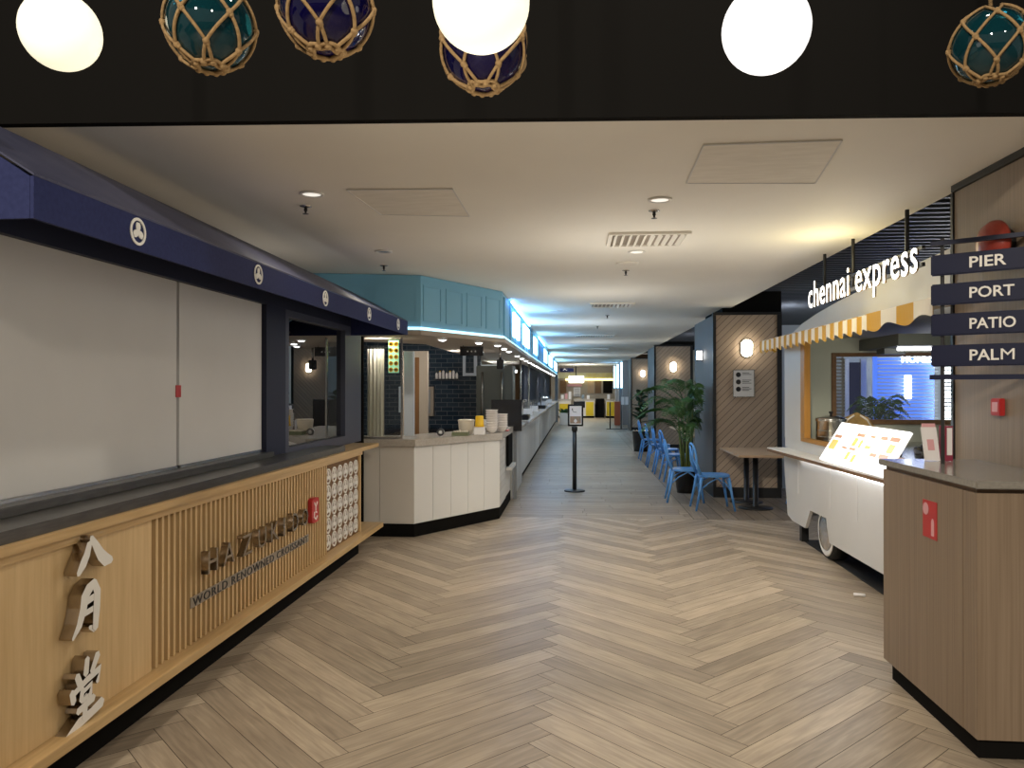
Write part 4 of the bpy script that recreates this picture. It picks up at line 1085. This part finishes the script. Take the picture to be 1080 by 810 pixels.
# ------------------------------------------------------------------ far end
fy = 41.0
def yel(x0, x1, label, z1=1.0):
    t = thing('yellow_counter', label, 'counter', ((x0 + x1) / 2, fy, 0), 0, 'yellow fronted counters at the far end')
    part('body', box(x0, x1, fy, fy + .8, .102, z1 - .06), 'cream_panel', t); part('kick', box(x0 + .02, x1 - .02, fy + .05, fy + .7, .002, .10), 'black', t)
    part('worktop', box(x0 - .05, x1 + .05, fy - .05, fy + .85, z1 - .058, z1), 'quartz', t)
    return t
c1 = yel(-.95, -.30, 'far short yellow counter at the left of the hall end')
part('front_panel', box(-.90, -.40, fy - .03, fy - .001, .15, .75), 'yellow_panel', c1)
c2 = yel(-.10, .95, 'far yellow counter with a dark screen, behind the poster stand')
part('front_panel', box(.50, .90, fy - .03, fy - .001, .12, .85), 'yellow_panel', c2); part('screen', box(-.15, .45, fy - .03, fy - .001, .55, .88), 'black_gloss', c2)
c3 = yel(1.55, 2.05, 'far yellow counter at the right of the hall end')
part('front_panel', box(1.58, 2.0, fy - .03, fy - .001, .12, .86), 'yellow_panel', c3)
for k in range(4): part('groove', box(1.60 + k * .1, 1.612 + k * .1, fy - .034, fy - .0301, .14, .84), 'black_metal', c3)
dk = tag(obj('dark_doorway', box(1.02, 1.48, 41.6, 41.8, .002, 1.02), 'black'), 'dark opening between the far yellow counters', 'doorway')
struct('wall_back_3', box(-1.4, 2.15, 42.41, 42.5, 0, 2.77), 'beige', 'beige back wall of the stalls at the hall end')
ff = thing('lit_fascia', 'yellow lit slatted fascia across the far end', 'fascia', (.6, 42, 2.3))
part('board', box(-1.2, 2.0, 42.3, 42.409, 2.12, 2.42), nmat('pale yellow board', (.50, .48, .30), (.58, .56, .36), .5), ff); part('strip', box(-.6, 2.0, 42.24, 42.29, 2.0, 2.10), 'emit_yellow', ff)
b = BM()
for k in range(22): bx(b, .55 + k * .065, .57 + k * .065, 42.28, 42.299, 2.14, 2.40)
part('slat', b, 'yellow_panel', ff)
bs = thing('backlit_menu_sign', 'bright white lit sign box hanging at the far end', 'sign', (-.03, 41.5, 2.0)); part('casing', box(-.42, .40, 42.0, 42.2, 1.86, 2.25), 'white_paint', bs); part('hanger', box(-.05, 0, 42.05, 42.1, 2.2505, 2.779), 'black_metal', bs); part('face', box(-.40, .38, 41.96, 41.999, 1.88, 2.23), 'emit_white', bs)
bs = thing('red_banner', 'red banner board below the bright far sign', 'banner', (-.1, 41.7, 1.7)); part('board', box(-.5, .30, 42.3, 42.409, 1.68, 1.80), 'pink', bs)
pb = thing('menu_board', 'white lined menu board on the far stall wall', 'menu board', (0, 41.6, 1.3)); part('board', box(-.16, .22, 42.35, 42.409, 1.12, 1.62), 'paper', pb)
b = BM()
for k in range(5): bx(b, -.12, .18, 42.34, 42.3495, 1.17 + k * .09, 1.19 + k * .09)
part('print', b, 'black_metal', pb)
bn = thing('blue_banner', 'small dark blue banner hanging at the top of the far end', 'banner', (-.6, 40, 2.5)); part('cloth', box(-.86, -.15, 40, 40.03, 2.42, 2.62), 'navy_sign', bn); part('hanger', box(-.8, -.78, 40.0, 40.02, 2.621, 2.779), 'black_metal', bn); part('hanger', box(-.22, -.2, 40.0, 40.02, 2.621, 2.779), 'black_metal', bn)
b = BM(); stroke(b, [(-.08, 0), (.0, .05), (.10, -.02)], .03, .003); place(b, (-.6, 39.996, 2.52), (1, 0, 0), (0, 0, 1)); part('emblem', b, 'paper', bn)
for i, (x, z0, z1, m) in enumerate(((-.75, 1.0, 1.22, 'paper'), (-.55, 1.0, 1.3, 'pink'), (-.35, 1.0, 1.4, 'paper'), (.35, 1.0, 1.25, 'steel'), (.62, 1.0, 1.2, 'paper'), (1.7, 1.0, 1.25, 'paper'))):
    o = obj('counter_display', box(x - .07, x + .07, 41.2, 41.35, z0 + .001, z1, .006), m)
    tag(o, ['white display carton at the left end of the far counters', 'pink display carton on the far left counter', 'tall white display carton on the far left counter', 'steel canister on the far counter with the dark screen', 'white display carton on the far counter with the dark screen', 'white display carton on the far right yellow counter'][i], 'display')
for i, (x0, x1, m) in enumerate(((-.9, -.55, 'brown_wood'), (.6, .95, 'table_top'), (1.0, 1.35, 'brown_wood'), (1.45, 1.95, 'black'))):
    o = obj('wall_panel', box(x0, x1, 42.36, 42.409, 1.3, 2.0), m)
    tag(o, ['brown panel on the far wall left of the bright sign', 'tan panel on the far wall right of the bright sign', 'brown panel on the far wall near the right', 'black panel at the right of the far wall'][i], 'panel')
fp = thing('planter', 'low pale planter box with green plants at the end of the stalls', 'planter', (-.4, 33, 0)); part('box', box(-.72, -.15, 33, 33.5, .002, .52, .01), 'cream_panel', fp)
b = BM(); rr = random.Random(2)
for k in range(60):
    a = rr.uniform(0, 6.28); p = (-.44 + rr.uniform(-.24, .24), 33.25 + rr.uniform(-.15, .15), .50)
    lb2 = broadleaf(p, (math.cos(a), math.sin(a), 1.0), rr.uniform(.15, .32), .05); me = bpy.data.meshes.new('x'); lb2.to_mesh(me); lb2.free(); b.from_mesh(me); bpy.data.meshes.remove(me)
part('foliage', b, 'leaf', fp)
hy = thing('red_cabinet', 'terracotta red cabinet at the far right of the walkway', 'cabinet', (1.9, 33, 0)); part('body', box(1.62, 1.86, 33.0, 33.4, .002, .98, .02), 'brick_red', hy); part('top', box(1.60, 1.88, 32.98, 33.42, .981, 1.01), 'brick_red', hy)
rk = thing('barrier_stand', 'black two post barrier with white notices at the far right', 'barrier', (1.6, 30, 0))
for xx in (1.30, 1.72): part('post', tube(BM(), [(xx, 30, .021), (xx, 30, 1.05)], .022, 8), 'black_metal', rk)
part('base', box(1.15, 1.95, 29.9, 30.1, .001, .02), 'black_metal', rk)
for xx in (1.72, 1.87): part('notice', box(xx, xx + .12, 29.95, 29.96, .95, 1.25), 'paper', rk)

# ------------------------------------------------------------------ food cart on the right
ct = thing('food_cart', 'white food cart with wood edged counter and curved grey roof', 'food cart', (2.6, 7, 0))
CXF = 2.25
bd = BM()
prism(bd, [(CXF, 8.46, .245), (CXF, 8.28, .210), (CXF, 7.83, .214), (CXF, 7.66, .415), (CXF, 7.19, .42), (CXF, 7.10, .215), (CXF, 4.95, .235), (CXF, 4.95, .905), (CXF, 8.62, .905)], (.03, 0, 0))
part('front_panel', bd, 'cart_white', ct)
eb = BM(); prism(eb, [(CXF + .031, 8.46, .245), (CXF + .031, 8.62, .905), (4.0, 8.62, .905), (4.0, 8.46, .245)], (0, -.03, 0)); part('end_panel', eb, 'cart_white', ct)
part('floor_pan', box(2.29, 4.0, 4.95, 8.42, .42, .45), 'hood', ct)
b = BM()
for yy in (8.05, 7.05, 6.4, 5.65): bx(b, CXF - .004, CXF - .0005, yy, yy + .008, .52 if yy < 8 else .52, .90)
part('panel_joint', b, 'shutter', ct)
kb = BM(); prism(kb, [(2.085, 8.66, .935), (2.245, 4.95, .935), (2.52, 4.95, .935), (2.52, 8.66, .935)], (0, 0, .012)); part('counter_board', kb, 'white_paint', ct)
ke = BM(); prism(ke, [(2.085, 8.66, .906), (2.245, 4.95, .906), (2.52, 4.95, .906), (2.52, 8.66, .906)], (0, 0, .0285)); part('board_edge', ke, 'brown_wood', ct)
part('under_light', box(2.21, 2.235, 5.0, 7.95, .893, .905), 'emit_white', ct)
part('apron', box(2.30, 2.33, 4.95, 8.74, .948, 1.055), 'cart_white', ct)
part('front_post', box(2.295, 2.34, 8.10, 8.74, 1.056, 2.10), 'cart_white', ct)
part('window_frame', box(2.285, 2.345, 7.97, 8.099, 1.095, 2.10), 'orange_wood', ct)
part('window_frame', box(2.285, 2.345, 4.95, 8.099, 1.056, 1.094), 'orange_wood', ct)
# roof side: a curved caravan profile
prof = [(8.72, 2.10), (8.5, 2.17), (8.1, 2.25), (7.6, 2.31), (7.0, 2.36), (6.3, 2.40), (5.4, 2.44), (4.95, 2.46)]
rb = BM()
prism(rb, [(2.295, p[0], p[1]) for p in prof] + [(2.295, 4.95, 2.101), ], (.04, 0, 0)); part('roof_side', rb, 'cart_grey', ct)
rt_ = BM()
for i in range(len(prof) - 1):
    (ya, za), (yb, zb_) = prof[i], prof[i + 1]
    prism(rt_, [(2.336, ya, za - .03), (2.336, yb, zb_ - .03), (2.336, yb, zb_), (2.336, ya, za)], (1.7, 0, 0))
bmesh.ops.remove_doubles(rt_, verts=rt_.verts[:], dist=1e-5)
part('roof', rt_, 'cart_grey', ct)
# end wall with a brown framed window
EW = 8.30
b = BM(); bx(b, 2.346, 2.655, EW, EW + .04, .46, 2.12); bx(b, 2.655, 4.05, EW, EW + .04, 1.965, 2.12); bx(b, 2.655, 4.05, EW, EW + .04, .46, 1.22)
part('end_wall', b, 'cart_in', ct)
b = BM(); bx(b, 2.656, 2.70, EW - .02, EW + .045, 1.221, 1.964); bx(b, 2.7005, 4.05, EW - .02, EW + .045, 1.925, 1.964); bx(b, 2.7005, 4.05, EW - .02, EW + .045, 1.221, 1.27)
part('inner_frame', b, 'brown_wood', ct)
part('window_pane', box(2.701, 4.05, EW + .010, EW + .016, 1.271, 1.924), 'glass', ct)
part('worktop', box(2.36, 3.9, 5.0, 8.24, 1.0, 1.045), 'steel', ct)
# wheel, leg
wh = thing('dummy', 'x', 'x'); bpy.data.objects.remove(wh)
wl = part('wheel', lathe(BM(), [(.10, .0), (.235, .0), (.255, .03), (.255, .13), (.235, .16), (.10, .16)], (2.32, 7.41, .256), 36, 'X'), 'tyre', ct)
part('hubcap', lathe(BM(), [(.175, -.004), (.165, -.016), (.09, -.030), (.04, -.034), (0, -.036)], (2.32, 7.41, .256), 28, 'X'), 'chrome', wl)
part('whitewall', lathe(BM(), [(.225, -.002), (.215, -.008), (.18, -.006), (.178, -.001)], (2.32, 7.41, .256), 36, 'X'), 'letter_face', wl)
part('support_leg', box(2.33, 2.40, 8.22, 8.30, .0035, .419), 'black_metal', ct)
struct('trim_40', prism(BM(), [(2.36, 8.33, .0005), (2.36, 4.4, .0005), (4.6, 4.4, .0005), (4.6, 8.33, .0005)], (0, 0, .0025)), 'dark_carpet', 'dark floor inlay under the food cart')

# awning of the cart: scalloped stripes
va = thing('striped_awning', 'yellow and cream striped scalloped awning on the food cart', 'awning', (2.2, 7, 2.1))
def valance(y0, y1, sw, zt_, drop, x=2.1, amp=.018):
    b = BM(); n = int(round((y1 - y0) / sw)); K = 6; grid = []; mats = []
    for i in range(n):
        for k in range(K):
            grid.append(y1 - (y1 - y0) * (i + k / K) / n); mats.append(i % 2)
    grid.append(y0)
    rows = []
    for yy in grid:
        ph = ((y1 - yy) / (sw * 2)) * 2 * PI; zb_ = zt_ - drop - amp * math.sin(ph); xo = .010 * math.sin(ph)
        rows.append([b.verts.new(p) for p in ((x, yy, zt_), (x + xo, yy, zb_), (x + xo + .004, yy, zb_), (x + .004, yy, zt_))])
    for i in range(len(rows) - 1):
        for k in range(4):
            f = b.faces.new((rows[i][k], rows[i][(k + 1) % 4], rows[i + 1][(k + 1) % 4], rows[i + 1][k])); f.material_index = mats[i]
    b.faces.new(rows[0]); b.faces.new(rows[-1][::-1])
    bmesh.ops.recalc_face_normals(b, faces=b.faces[:])
    part('valance', b, ['mustard', 'cream_fabric'], va)
valance(5.78, 9.05, .1022, 2.128, .118)
valance(4.74, 5.779, .26, 2.136, .115, 2.098, .022)
tb = BM(); n = 32; rows = []
for i in range(n + 1):
    yy = 9.05 - (9.05 - 4.74) * i / n; rows.append([tb.verts.new(p) for p in ((2.10, yy, 2.129), (2.29, yy, 2.165), (2.29, yy, 2.169), (2.10, yy, 2.133))])
for i in range(n):
    for k in range(4): tb.faces.new((rows[i][k], rows[i][(k + 1) % 4], rows[i + 1][(k + 1) % 4], rows[i + 1][k])).material_index = i % 2
bmesh.ops.recalc_face_normals(tb, faces=tb.faces[:])
part('top_cloth', tb, ['mustard', 'cream_fabric'], va)
part('front_bar', tube(BM(), [(2.112, 9.05, 2.122), (2.112, 4.74, 2.122)], .006, 6), 'steel', va)
ef = BM(); pts = [(2.104, 9.05, 2.126), (2.288, 9.05, 2.126)]
for k in range(9):
    f = k / 8; pts.append((2.288 - .184 * f, 9.05, 2.02 - .02 * math.sin(f * 4 * PI)))
prism(ef, pts, (0, -.004, 0)); part('end_flap', ef, 'mustard', va)
# lit lettering
a = text_bm('chennai express', .28, .006, .0022, width=2.26, height=.305, spacing=1.06)
place(a, (2.12, 7.24, 2.326), (0, -1, 0), (0, 0, 1)); finish(a)
for f in a.faces: f.material_index = 0 if abs(f.normal.x) > .7 else 1
ls = thing('lit_sign', 'glowing white script sign above the striped awning', 'sign', (2.13, 6.1, 2.3))
part('lettering', a, ['emit_letter', 'letter_side'], ls)
b = BM(); bx(b, 2.15, 2.17, 5.0, 7.2, 2.36, 2.385); bx(b, 2.15, 2.17, 5.0, 7.2, 2.47, 2.49)
part('mounting_rail', b, 'black_metal', ls)
for yy in (5.3, 6.3, 7.0): part('hanger', tube(BM(), [(2.185, yy, 2.375), (2.185, yy, 3.015)], .014, 6), 'black_metal', ls)
point('sign_glow', (1.95, 6.1, 2.45), 9, (1.0, .86, .45), .25)
# inside the cart
hd_ = thing('extractor_hood', 'dark steel extractor hood with tube lamp inside the food cart', 'hood', (3.4, 8, 2.0))
part('canopy', box(2.93, 4.0, 7.3, 8.28, 1.985, 2.095), 'hood', hd_); part('tube_lamp', box(3.05, 3.9, 7.60, 7.63, 1.955, 1.984), 'emit_white', hd_); part('filter_box', box(3.0, 3.2, 7.8, 8.0, 1.93, 1.984), 'hood', hd_)
po = thing('stock_pot', 'large round stainless pot with lid on the cart sill', 'pot', (2.5, 7.72, 1.045))
part('body', lathe(BM(), [(.135, .001), (.14, .02), (.14, .22), (.147, .225), (.147, .235), (.14, .235)], (2.53, 7.92, 1.045), 32), 'chrome', po)
part('lid', lathe(BM(), [(.148, .236), (.145, .25), (.06, .275), (0, .280)], (2.53, 7.92, 1.045), 32), 'steel', po)
part('lid_knob', lathe(BM(), [(.012, .279), (.012, .30), (.022, .305), (.02, .32), (0, .322)], (2.53, 7.92, 1.045), 14), 'black_metal', po)
for zz in (.07, .13): part('band', tube(BM(), [(2.53 + .1415 * math.cos(q), 7.92 + .1415 * math.sin(q), 1.045 + zz) for q in [2 * PI * k / 32 for k in range(33)]], .004, 6), 'steel', po)
cv = thing('carved_headboard', 'carved golden wooden crest behind the pot and lit menu', 'carving', (2.85, 8.0, 1.045))
pts = [(2.70, 8.12, 1.05), (3.06, 8.12, 1.05), (3.06, 8.12, 1.19), (3.0, 8.12, 1.23), (2.96, 8.12, 1.30), (2.90, 8.12, 1.325), (2.85, 8.12, 1.35), (2.80, 8.12, 1.325), (2.74, 8.12, 1.30), (2.71, 8.12, 1.23), (2.70, 8.12, 1.19)]
part('board', prism(BM(), pts, (0, .03, 0)), 'carved', cv)
b = BM()
for s in (-1, 1): tube(b, [(2.85 + s * .14, 8.112, 1.20), (2.85 + s * .10, 8.112, 1.27), (2.85 + s * .03, 8.112, 1.32)], .010, 6)
part('carving_relief', b, 'cream_fabric', cv)
# lit sloping menu on the counter
mn = thing('lit_menu_board', 'sloping lit menu board with food photos on the cart counter', 'menu board', (2.2, 6.4, .948))
m0, m1 = Vector((2.14, 7.02, .972)), Vector((2.36, 7.10, 1.292))
u = Vector((.045, -1.32, -.012)); n_ = u.cross(m1 - m0).normalized()
if n_.x > 0: n_ = -n_
def mpt(a, b, o=0): return m0 + u * a + (m1 - m0) * b + n_ * o
def mquad(a0, a1, b0, b1, o, th): return prism(BM(), [mpt(a0, b0, o), mpt(a1, b0, o), mpt(a1, b1, o), mpt(a0, b1, o)], n_ * -th)
part('lightbox', mquad(.0, .17, 0, 1, 0, .02), 'menu_white', mn); part('lightbox', mquad(.18, 1.0, 0, 1, 0, .02), 'menu_white', mn)
for (a0, a1, b0, b1, m) in ((.03, .15, .60, .68, 'menu_brown'), (.03, .14, .30, .55, 'photo'), (.56, .63, .74, .80, 'menu_brown'), (.24, .33, .38, .43, 'menu_brown'), (.56, .64, .48, .56, 'photo'), (.36, .48, .72, .80, 'menu_brown'), (.36, .42, .48, .68, 'photo'), (.46, .50, .46, .66, 'photo'), (.36, .46, .38, .44, 'menu_brown'), (.37, .42, .14, .34, 'photo'), (.47, .52, .12, .30, 'photo'), (.70, .79, .74, .82, 'menu_brown'), (.82, .94, .74, .84, 'menu_brown'), (.85, .93, .48, .68, 'photo'), (.68, .77, .34, .42, 'menu_brown'), (.80, .92, .34, .44, 'menu_brown')):
    part('menu_print', mquad(a0, a1, b0, b1, .0015, .001), m, mn)
b = BM(); 
for q in (.1, .9): tube(b, [mpt(q, .9, -.022), mpt(q, .9, -.022) + Vector((-.012, 0, -.150))], .008, 6)
part('prop', b, 'black_metal', mn)
point('menu_glow', (2.0, 6.3, 1.35), 10, (.86, .92, 1.0), .15)
# things on the cart counter
for (px, py, r_, lb_) in ((2.62, 6.1, .055, 'small dark serving pan behind the lit menu board, nearer the walkway'), (2.77, 6.35, .048, 'small dark serving pan behind the lit menu board, deeper in the cart')):
    pn = thing('serving_pan', lb_, 'pan', (px, py, 1.045), 0, 'serving pans in the food cart')
    part('bowl', lathe(BM(), [(r_ * .85, .001), (r_ * 1.1, .10), (r_, .10), (r_ * .75, .012), (0, .012)], (px, py, 1.045), 20), 'black_gloss', pn)
    part('handle', tube(BM(), [(px + r_ * 1.02, py, 1.12), (px + r_ + .12, py - .02, 1.15)], .008, 6), 'steel', pn)

# hall seen through the cart window: blind wall with blue screen, door, palm
bw = thing('slatted_blind_wall', 'blue lit slatted screen seen through the cart window', 'screen', (4.6, 11.3, 0))
part('blue_screen', box(4.20, 5.02, 11.30, 11.35, .3, 2.3), 'blue_screen', bw)
b = BM()
for k in range(34): bx(b, 4.21, 5.01, 11.16, 11.20, .62 + k * .05, .634 + k * .05)
part('slat', b, 'blind', bw)
part('stand', box(4.20, 5.02, 11.30, 11.35, .002, .299), 'navy_metal', bw)
part('lit_plate', box(4.56, 4.64, 11.13, 11.155, 1.45, 1.77), 'emit_white', bw)
a = text_bm('HONEST', .16, .006, .003, width=.50); place(a, (4.52, 11.145, 1.955), (1, 0, 0), (0, 0, 1)); part('lettering', a, 'emit_white', bw)
lv = thing('white_louvre', 'bright white slatted louvre beside the pier', 'louvre', (5.2, 11.07, 0))
b = BM()
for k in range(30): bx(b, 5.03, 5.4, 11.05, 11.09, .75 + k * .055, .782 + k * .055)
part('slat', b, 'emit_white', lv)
b = BM(); bx(b, 5.03, 5.06, 11.095, 11.12, .002, 2.45); bx(b, 5.37, 5.4, 11.095, 11.12, .002, 2.45); part('frame', b, 'black_metal', lv)
pw = struct('wall_back_4', box(2.975, 3.26, 12.6, 12.7, 0, 2.6), 'pale_wall', 'pale wall behind the food cart window')
struct('wall_back_5', box(3.26, 5.89, 12.6, 12.7, 0, 2.6), 'pale_wall', 'pale wall far behind the blue screen')
dd = thing('dark_door', 'dark narrow door with pale frame seen through the cart window', 'door', (4.15, 11.9, 0))
part('leaf', box(4.06, 4.23, 11.9, 11.93, .002, 1.98), 'navy_metal', dd); b = BM(); bx(b, 4.0, 4.059, 11.88, 11.94, .002, 2.03); bx(b, 4.231, 4.31, 11.88, 11.94, .002, 2.03); part('frame', b, 'white_paint', dd)
b = BM()
for k in range(24): bx(b, 2.97, 3.09, 9.2, 9.22, 1.0 + k * .04, 1.022 + k * .04)
bx(b, 2.97, 2.99, 9.221, 9.24, .002, 1.96); bx(b, 3.07, 3.09, 9.221, 9.24, .002, 1.96)
tag(obj('louvre_blind', b, 'beige'), 'narrow beige louvre at the left inside the cart window', 'louvre')
p2 = thing('feathery_palm', 'feathery palm seen through the cart window in front of the blue screen', 'plant', (3.92, 10.4, 0))
part('pot', lathe(BM(), [(.14, .001), (.18, .4), (.16, .4), (0, .36)], (3.92, 10.4, 0), 20), 'black_gloss', p2)
part('stem', tube(BM(), [(3.92, 10.4, .36), (3.92, 10.4, 1.15)], .02, 6), 'leaf_light', p2)
for k in range(14):
    a = k * 2.4; part('frond', frond((3.92, 10.4, .95 + .02 * k), (math.cos(a), math.sin(a)), .36, .38, .2, 14, .15), 'leaf', p2)

# ------------------------------------------------------------------ host kiosk on the right, sign planks, pier fittings
kx = 1.70
kk = thing('host_kiosk', 'grey brown wood host kiosk with grey stone top and a red sticker', 'kiosk', (2.0, 3.9, 0))
part('body', box(kx, 2.19, 3.56, 4.44, .10, 1.150), 'walnut', kk)
part('body', box(kx + .001, 2.6, 3.44, 3.535, .10, 1.150), 'walnut', kk)
part('corner_strip', box(kx + .002, 2.6, 3.536, 3.559, .10, 1.149), 'walnut', kk)
part('kick', box(kx + .03, 2.19, 3.49, 4.40, .001, .099), 'black', kk)
part('shadow_gap', box(kx + .012, 2.19, 3.46, 4.43, 1.1505, 1.172), 'brown_wood', kk)
part('stone_top', box(kx - .02, 2.195, 3.40, 4.46, 1.1725, 1.205, .004), 'quartz_grey', kk)
fe = thing('extinguisher_sticker', 'red fire extinguisher sticker on the side of the wood kiosk', 'sticker', (kx - .001, 3.87, .96))
part('sheet', box(kx - .003, kx - .0005, 3.80, 3.945, .875, 1.055), 'red', fe)
b = BM()
pts = [(.0, -.07), (.0, -.005), (.006, .004), (.012, .012), (.030, .012), (.036, .004), (.042, -.005), (.042, -.07)]
prism(b, [(-p[0] * .7 + .0, p[1], 0) for p in pts], (0, 0, .001)); place(b, (kx - .0032, 3.825, .960), (0, -1, 0), (0, 0, 1)); part('icon', b, 'pink', fe)
b = lathe(BM(), [(.030, 0), (.030, -.001)], (kx - .0032, 3.912, 1.012), 18, 'X'); part('icon', b, 'pink', fe)
# leaflet stands
l1 = thing('leaflet_holder', 'clear holder with a pink and white leaflet at the back of the kiosk', 'leaflet holder', (1.9, 4.3, 1.205))
part('leaflet', prism(BM(), [(1.875, 4.33, 1.2065), (1.955, 4.33, 1.2065), (1.955, 4.38, 1.385), (1.875, 4.38, 1.385)], (0, .006, 0)), 'paper', l1)
part('print', prism(BM(), [(1.897, 4.3435, 1.262), (1.932, 4.3435, 1.262), (1.932, 4.3597, 1.320), (1.897, 4.3597, 1.320)], (0, -.0015, 0)), 'pink', l1)
part('header', prism(BM(), [(1.88, 4.3765, 1.386), (1.95, 4.3765, 1.386), (1.95, 4.381, 1.405), (1.88, 4.381, 1.405)], (0, .004, 0)), 'pink', l1)
l2 = thing('flyer_box', 'narrow wine red and white flyer box beside the pink leaflet', 'flyer box', (1.99, 4.3, 1.205))
part('box', box(1.965, 2.005, 4.30, 4.37, 1.2065, 1.395), 'wine', l2); part('face', box(1.974, 2.000, 4.296, 4.2995, 1.24, 1.385), 'paper', l2)
# sign planks on thin posts, turned towards the entrance
sd = Vector((.81, -.59, 0)).normalized(); sz = Vector((0, 0, 1))
so = Vector((1.843, 4.18, 0)); nrm = sd.cross(sz)      # faces the walkway
dsn = thing('direction_sign', 'stack of four navy sign planks with white place names above the kiosk', 'sign', (so.x, so.y, 1.205))
def sbox(a0, a1, z0, z1, o0, o1, bev=0):
    pts = [so + sd * a0 + nrm * o0 + sz * z0, so + sd * a1 + nrm * o0 + sz * z0, so + sd * a1 + nrm * o1 + sz * z0, so + sd * a0 + nrm * o1 + sz * z0]
    b = prism(BM(), pts, (0, 0, z1 - z0))
    if bev: bmesh.ops.bevel(b, geom=b.edges[:], offset=bev, segments=2, affect='EDGES')
    return b
LEN = .425
for (w, wd, z0, z1) in (('PIER', .159, 2.180, 2.287), ('PORT', .192, 2.026, 2.136), ('PATIO', .198, 1.868, 1.981), ('PALM', .192, 1.710, 1.820)):
    p = part('plank', sbox(0, LEN, z0, z1, -.012, .012, .006), 'navy_sign', dsn)
    if w == 'PALM':
        a = text_bm('PAL', .09, .0025, .0014, width=wd * .66, height=.055); a2 = text_bm('M', .09, .0025, 0, width=wd * .30, height=.0538)
        bmesh.ops.translate(a2, verts=a2.verts[:], vec=(wd * .70, .0003, 0))
        me = bpy.data.meshes.new('x'); a2.to_mesh(me); a2.free(); a.from_mesh(me); bpy.data.meshes.remove(me)
    else: a = text_bm(w, .09, .0025, .0014, width=wd, height=.055)
    place(a, so + sd * .177 + nrm * .0150 + sz * ((z0 + z1) / 2 - .0255), sd, sz); part('lettering', a, 'letter_face', p)
part('rail', sbox(0.0, LEN, 2.337, 2.359, -.012, .012), 'navy_metal', dsn)
part('rail', sbox(-.006, LEN, 1.642, 1.667, -.012, .012), 'navy_sign', dsn)
part('post', sbox(.040, .056, 1.2055, 2.375, -.028, -.0125), 'black_metal', dsn)
# bell and call point on the pier
be = thing('fire_bell', 'round red fire alarm bell high on the wood pier', 'alarm bell', (2.2, 4.15, 2.315))
part('gong', lathe(BM(), [(.115, -.045), (.122, -.06), (.118, -.085), (.095, -.115), (.05, -.132), (0, -.137)], (2.2, 4.13, 2.335), 32, 'X'), 'red_bell', be)
part('backbox', lathe(BM(), [(.075, -.001), (.075, -.044)], (2.2, 4.13, 2.335), 24, 'X'), 'black_metal', be)
mc = thing('call_point', 'small square red manual call point on the wood pier', 'call point', (2.2, 4.2, 1.5))
part('housing', box(2.172, 2.1995, 4.16, 4.25, 1.455, 1.545, .004), 'red', mc); part('glass', box(2.169, 2.1718, 4.18, 4.23, 1.475, 1.525), 'pink', mc)
li = tag(obj('paper_scrap', tube(BM(), [(2.12, 6.12, .013), (2.20, 6.10, .013)], .012, 10), 'paper'), 'small white paper roll lying on the floor by the cart', 'litter')
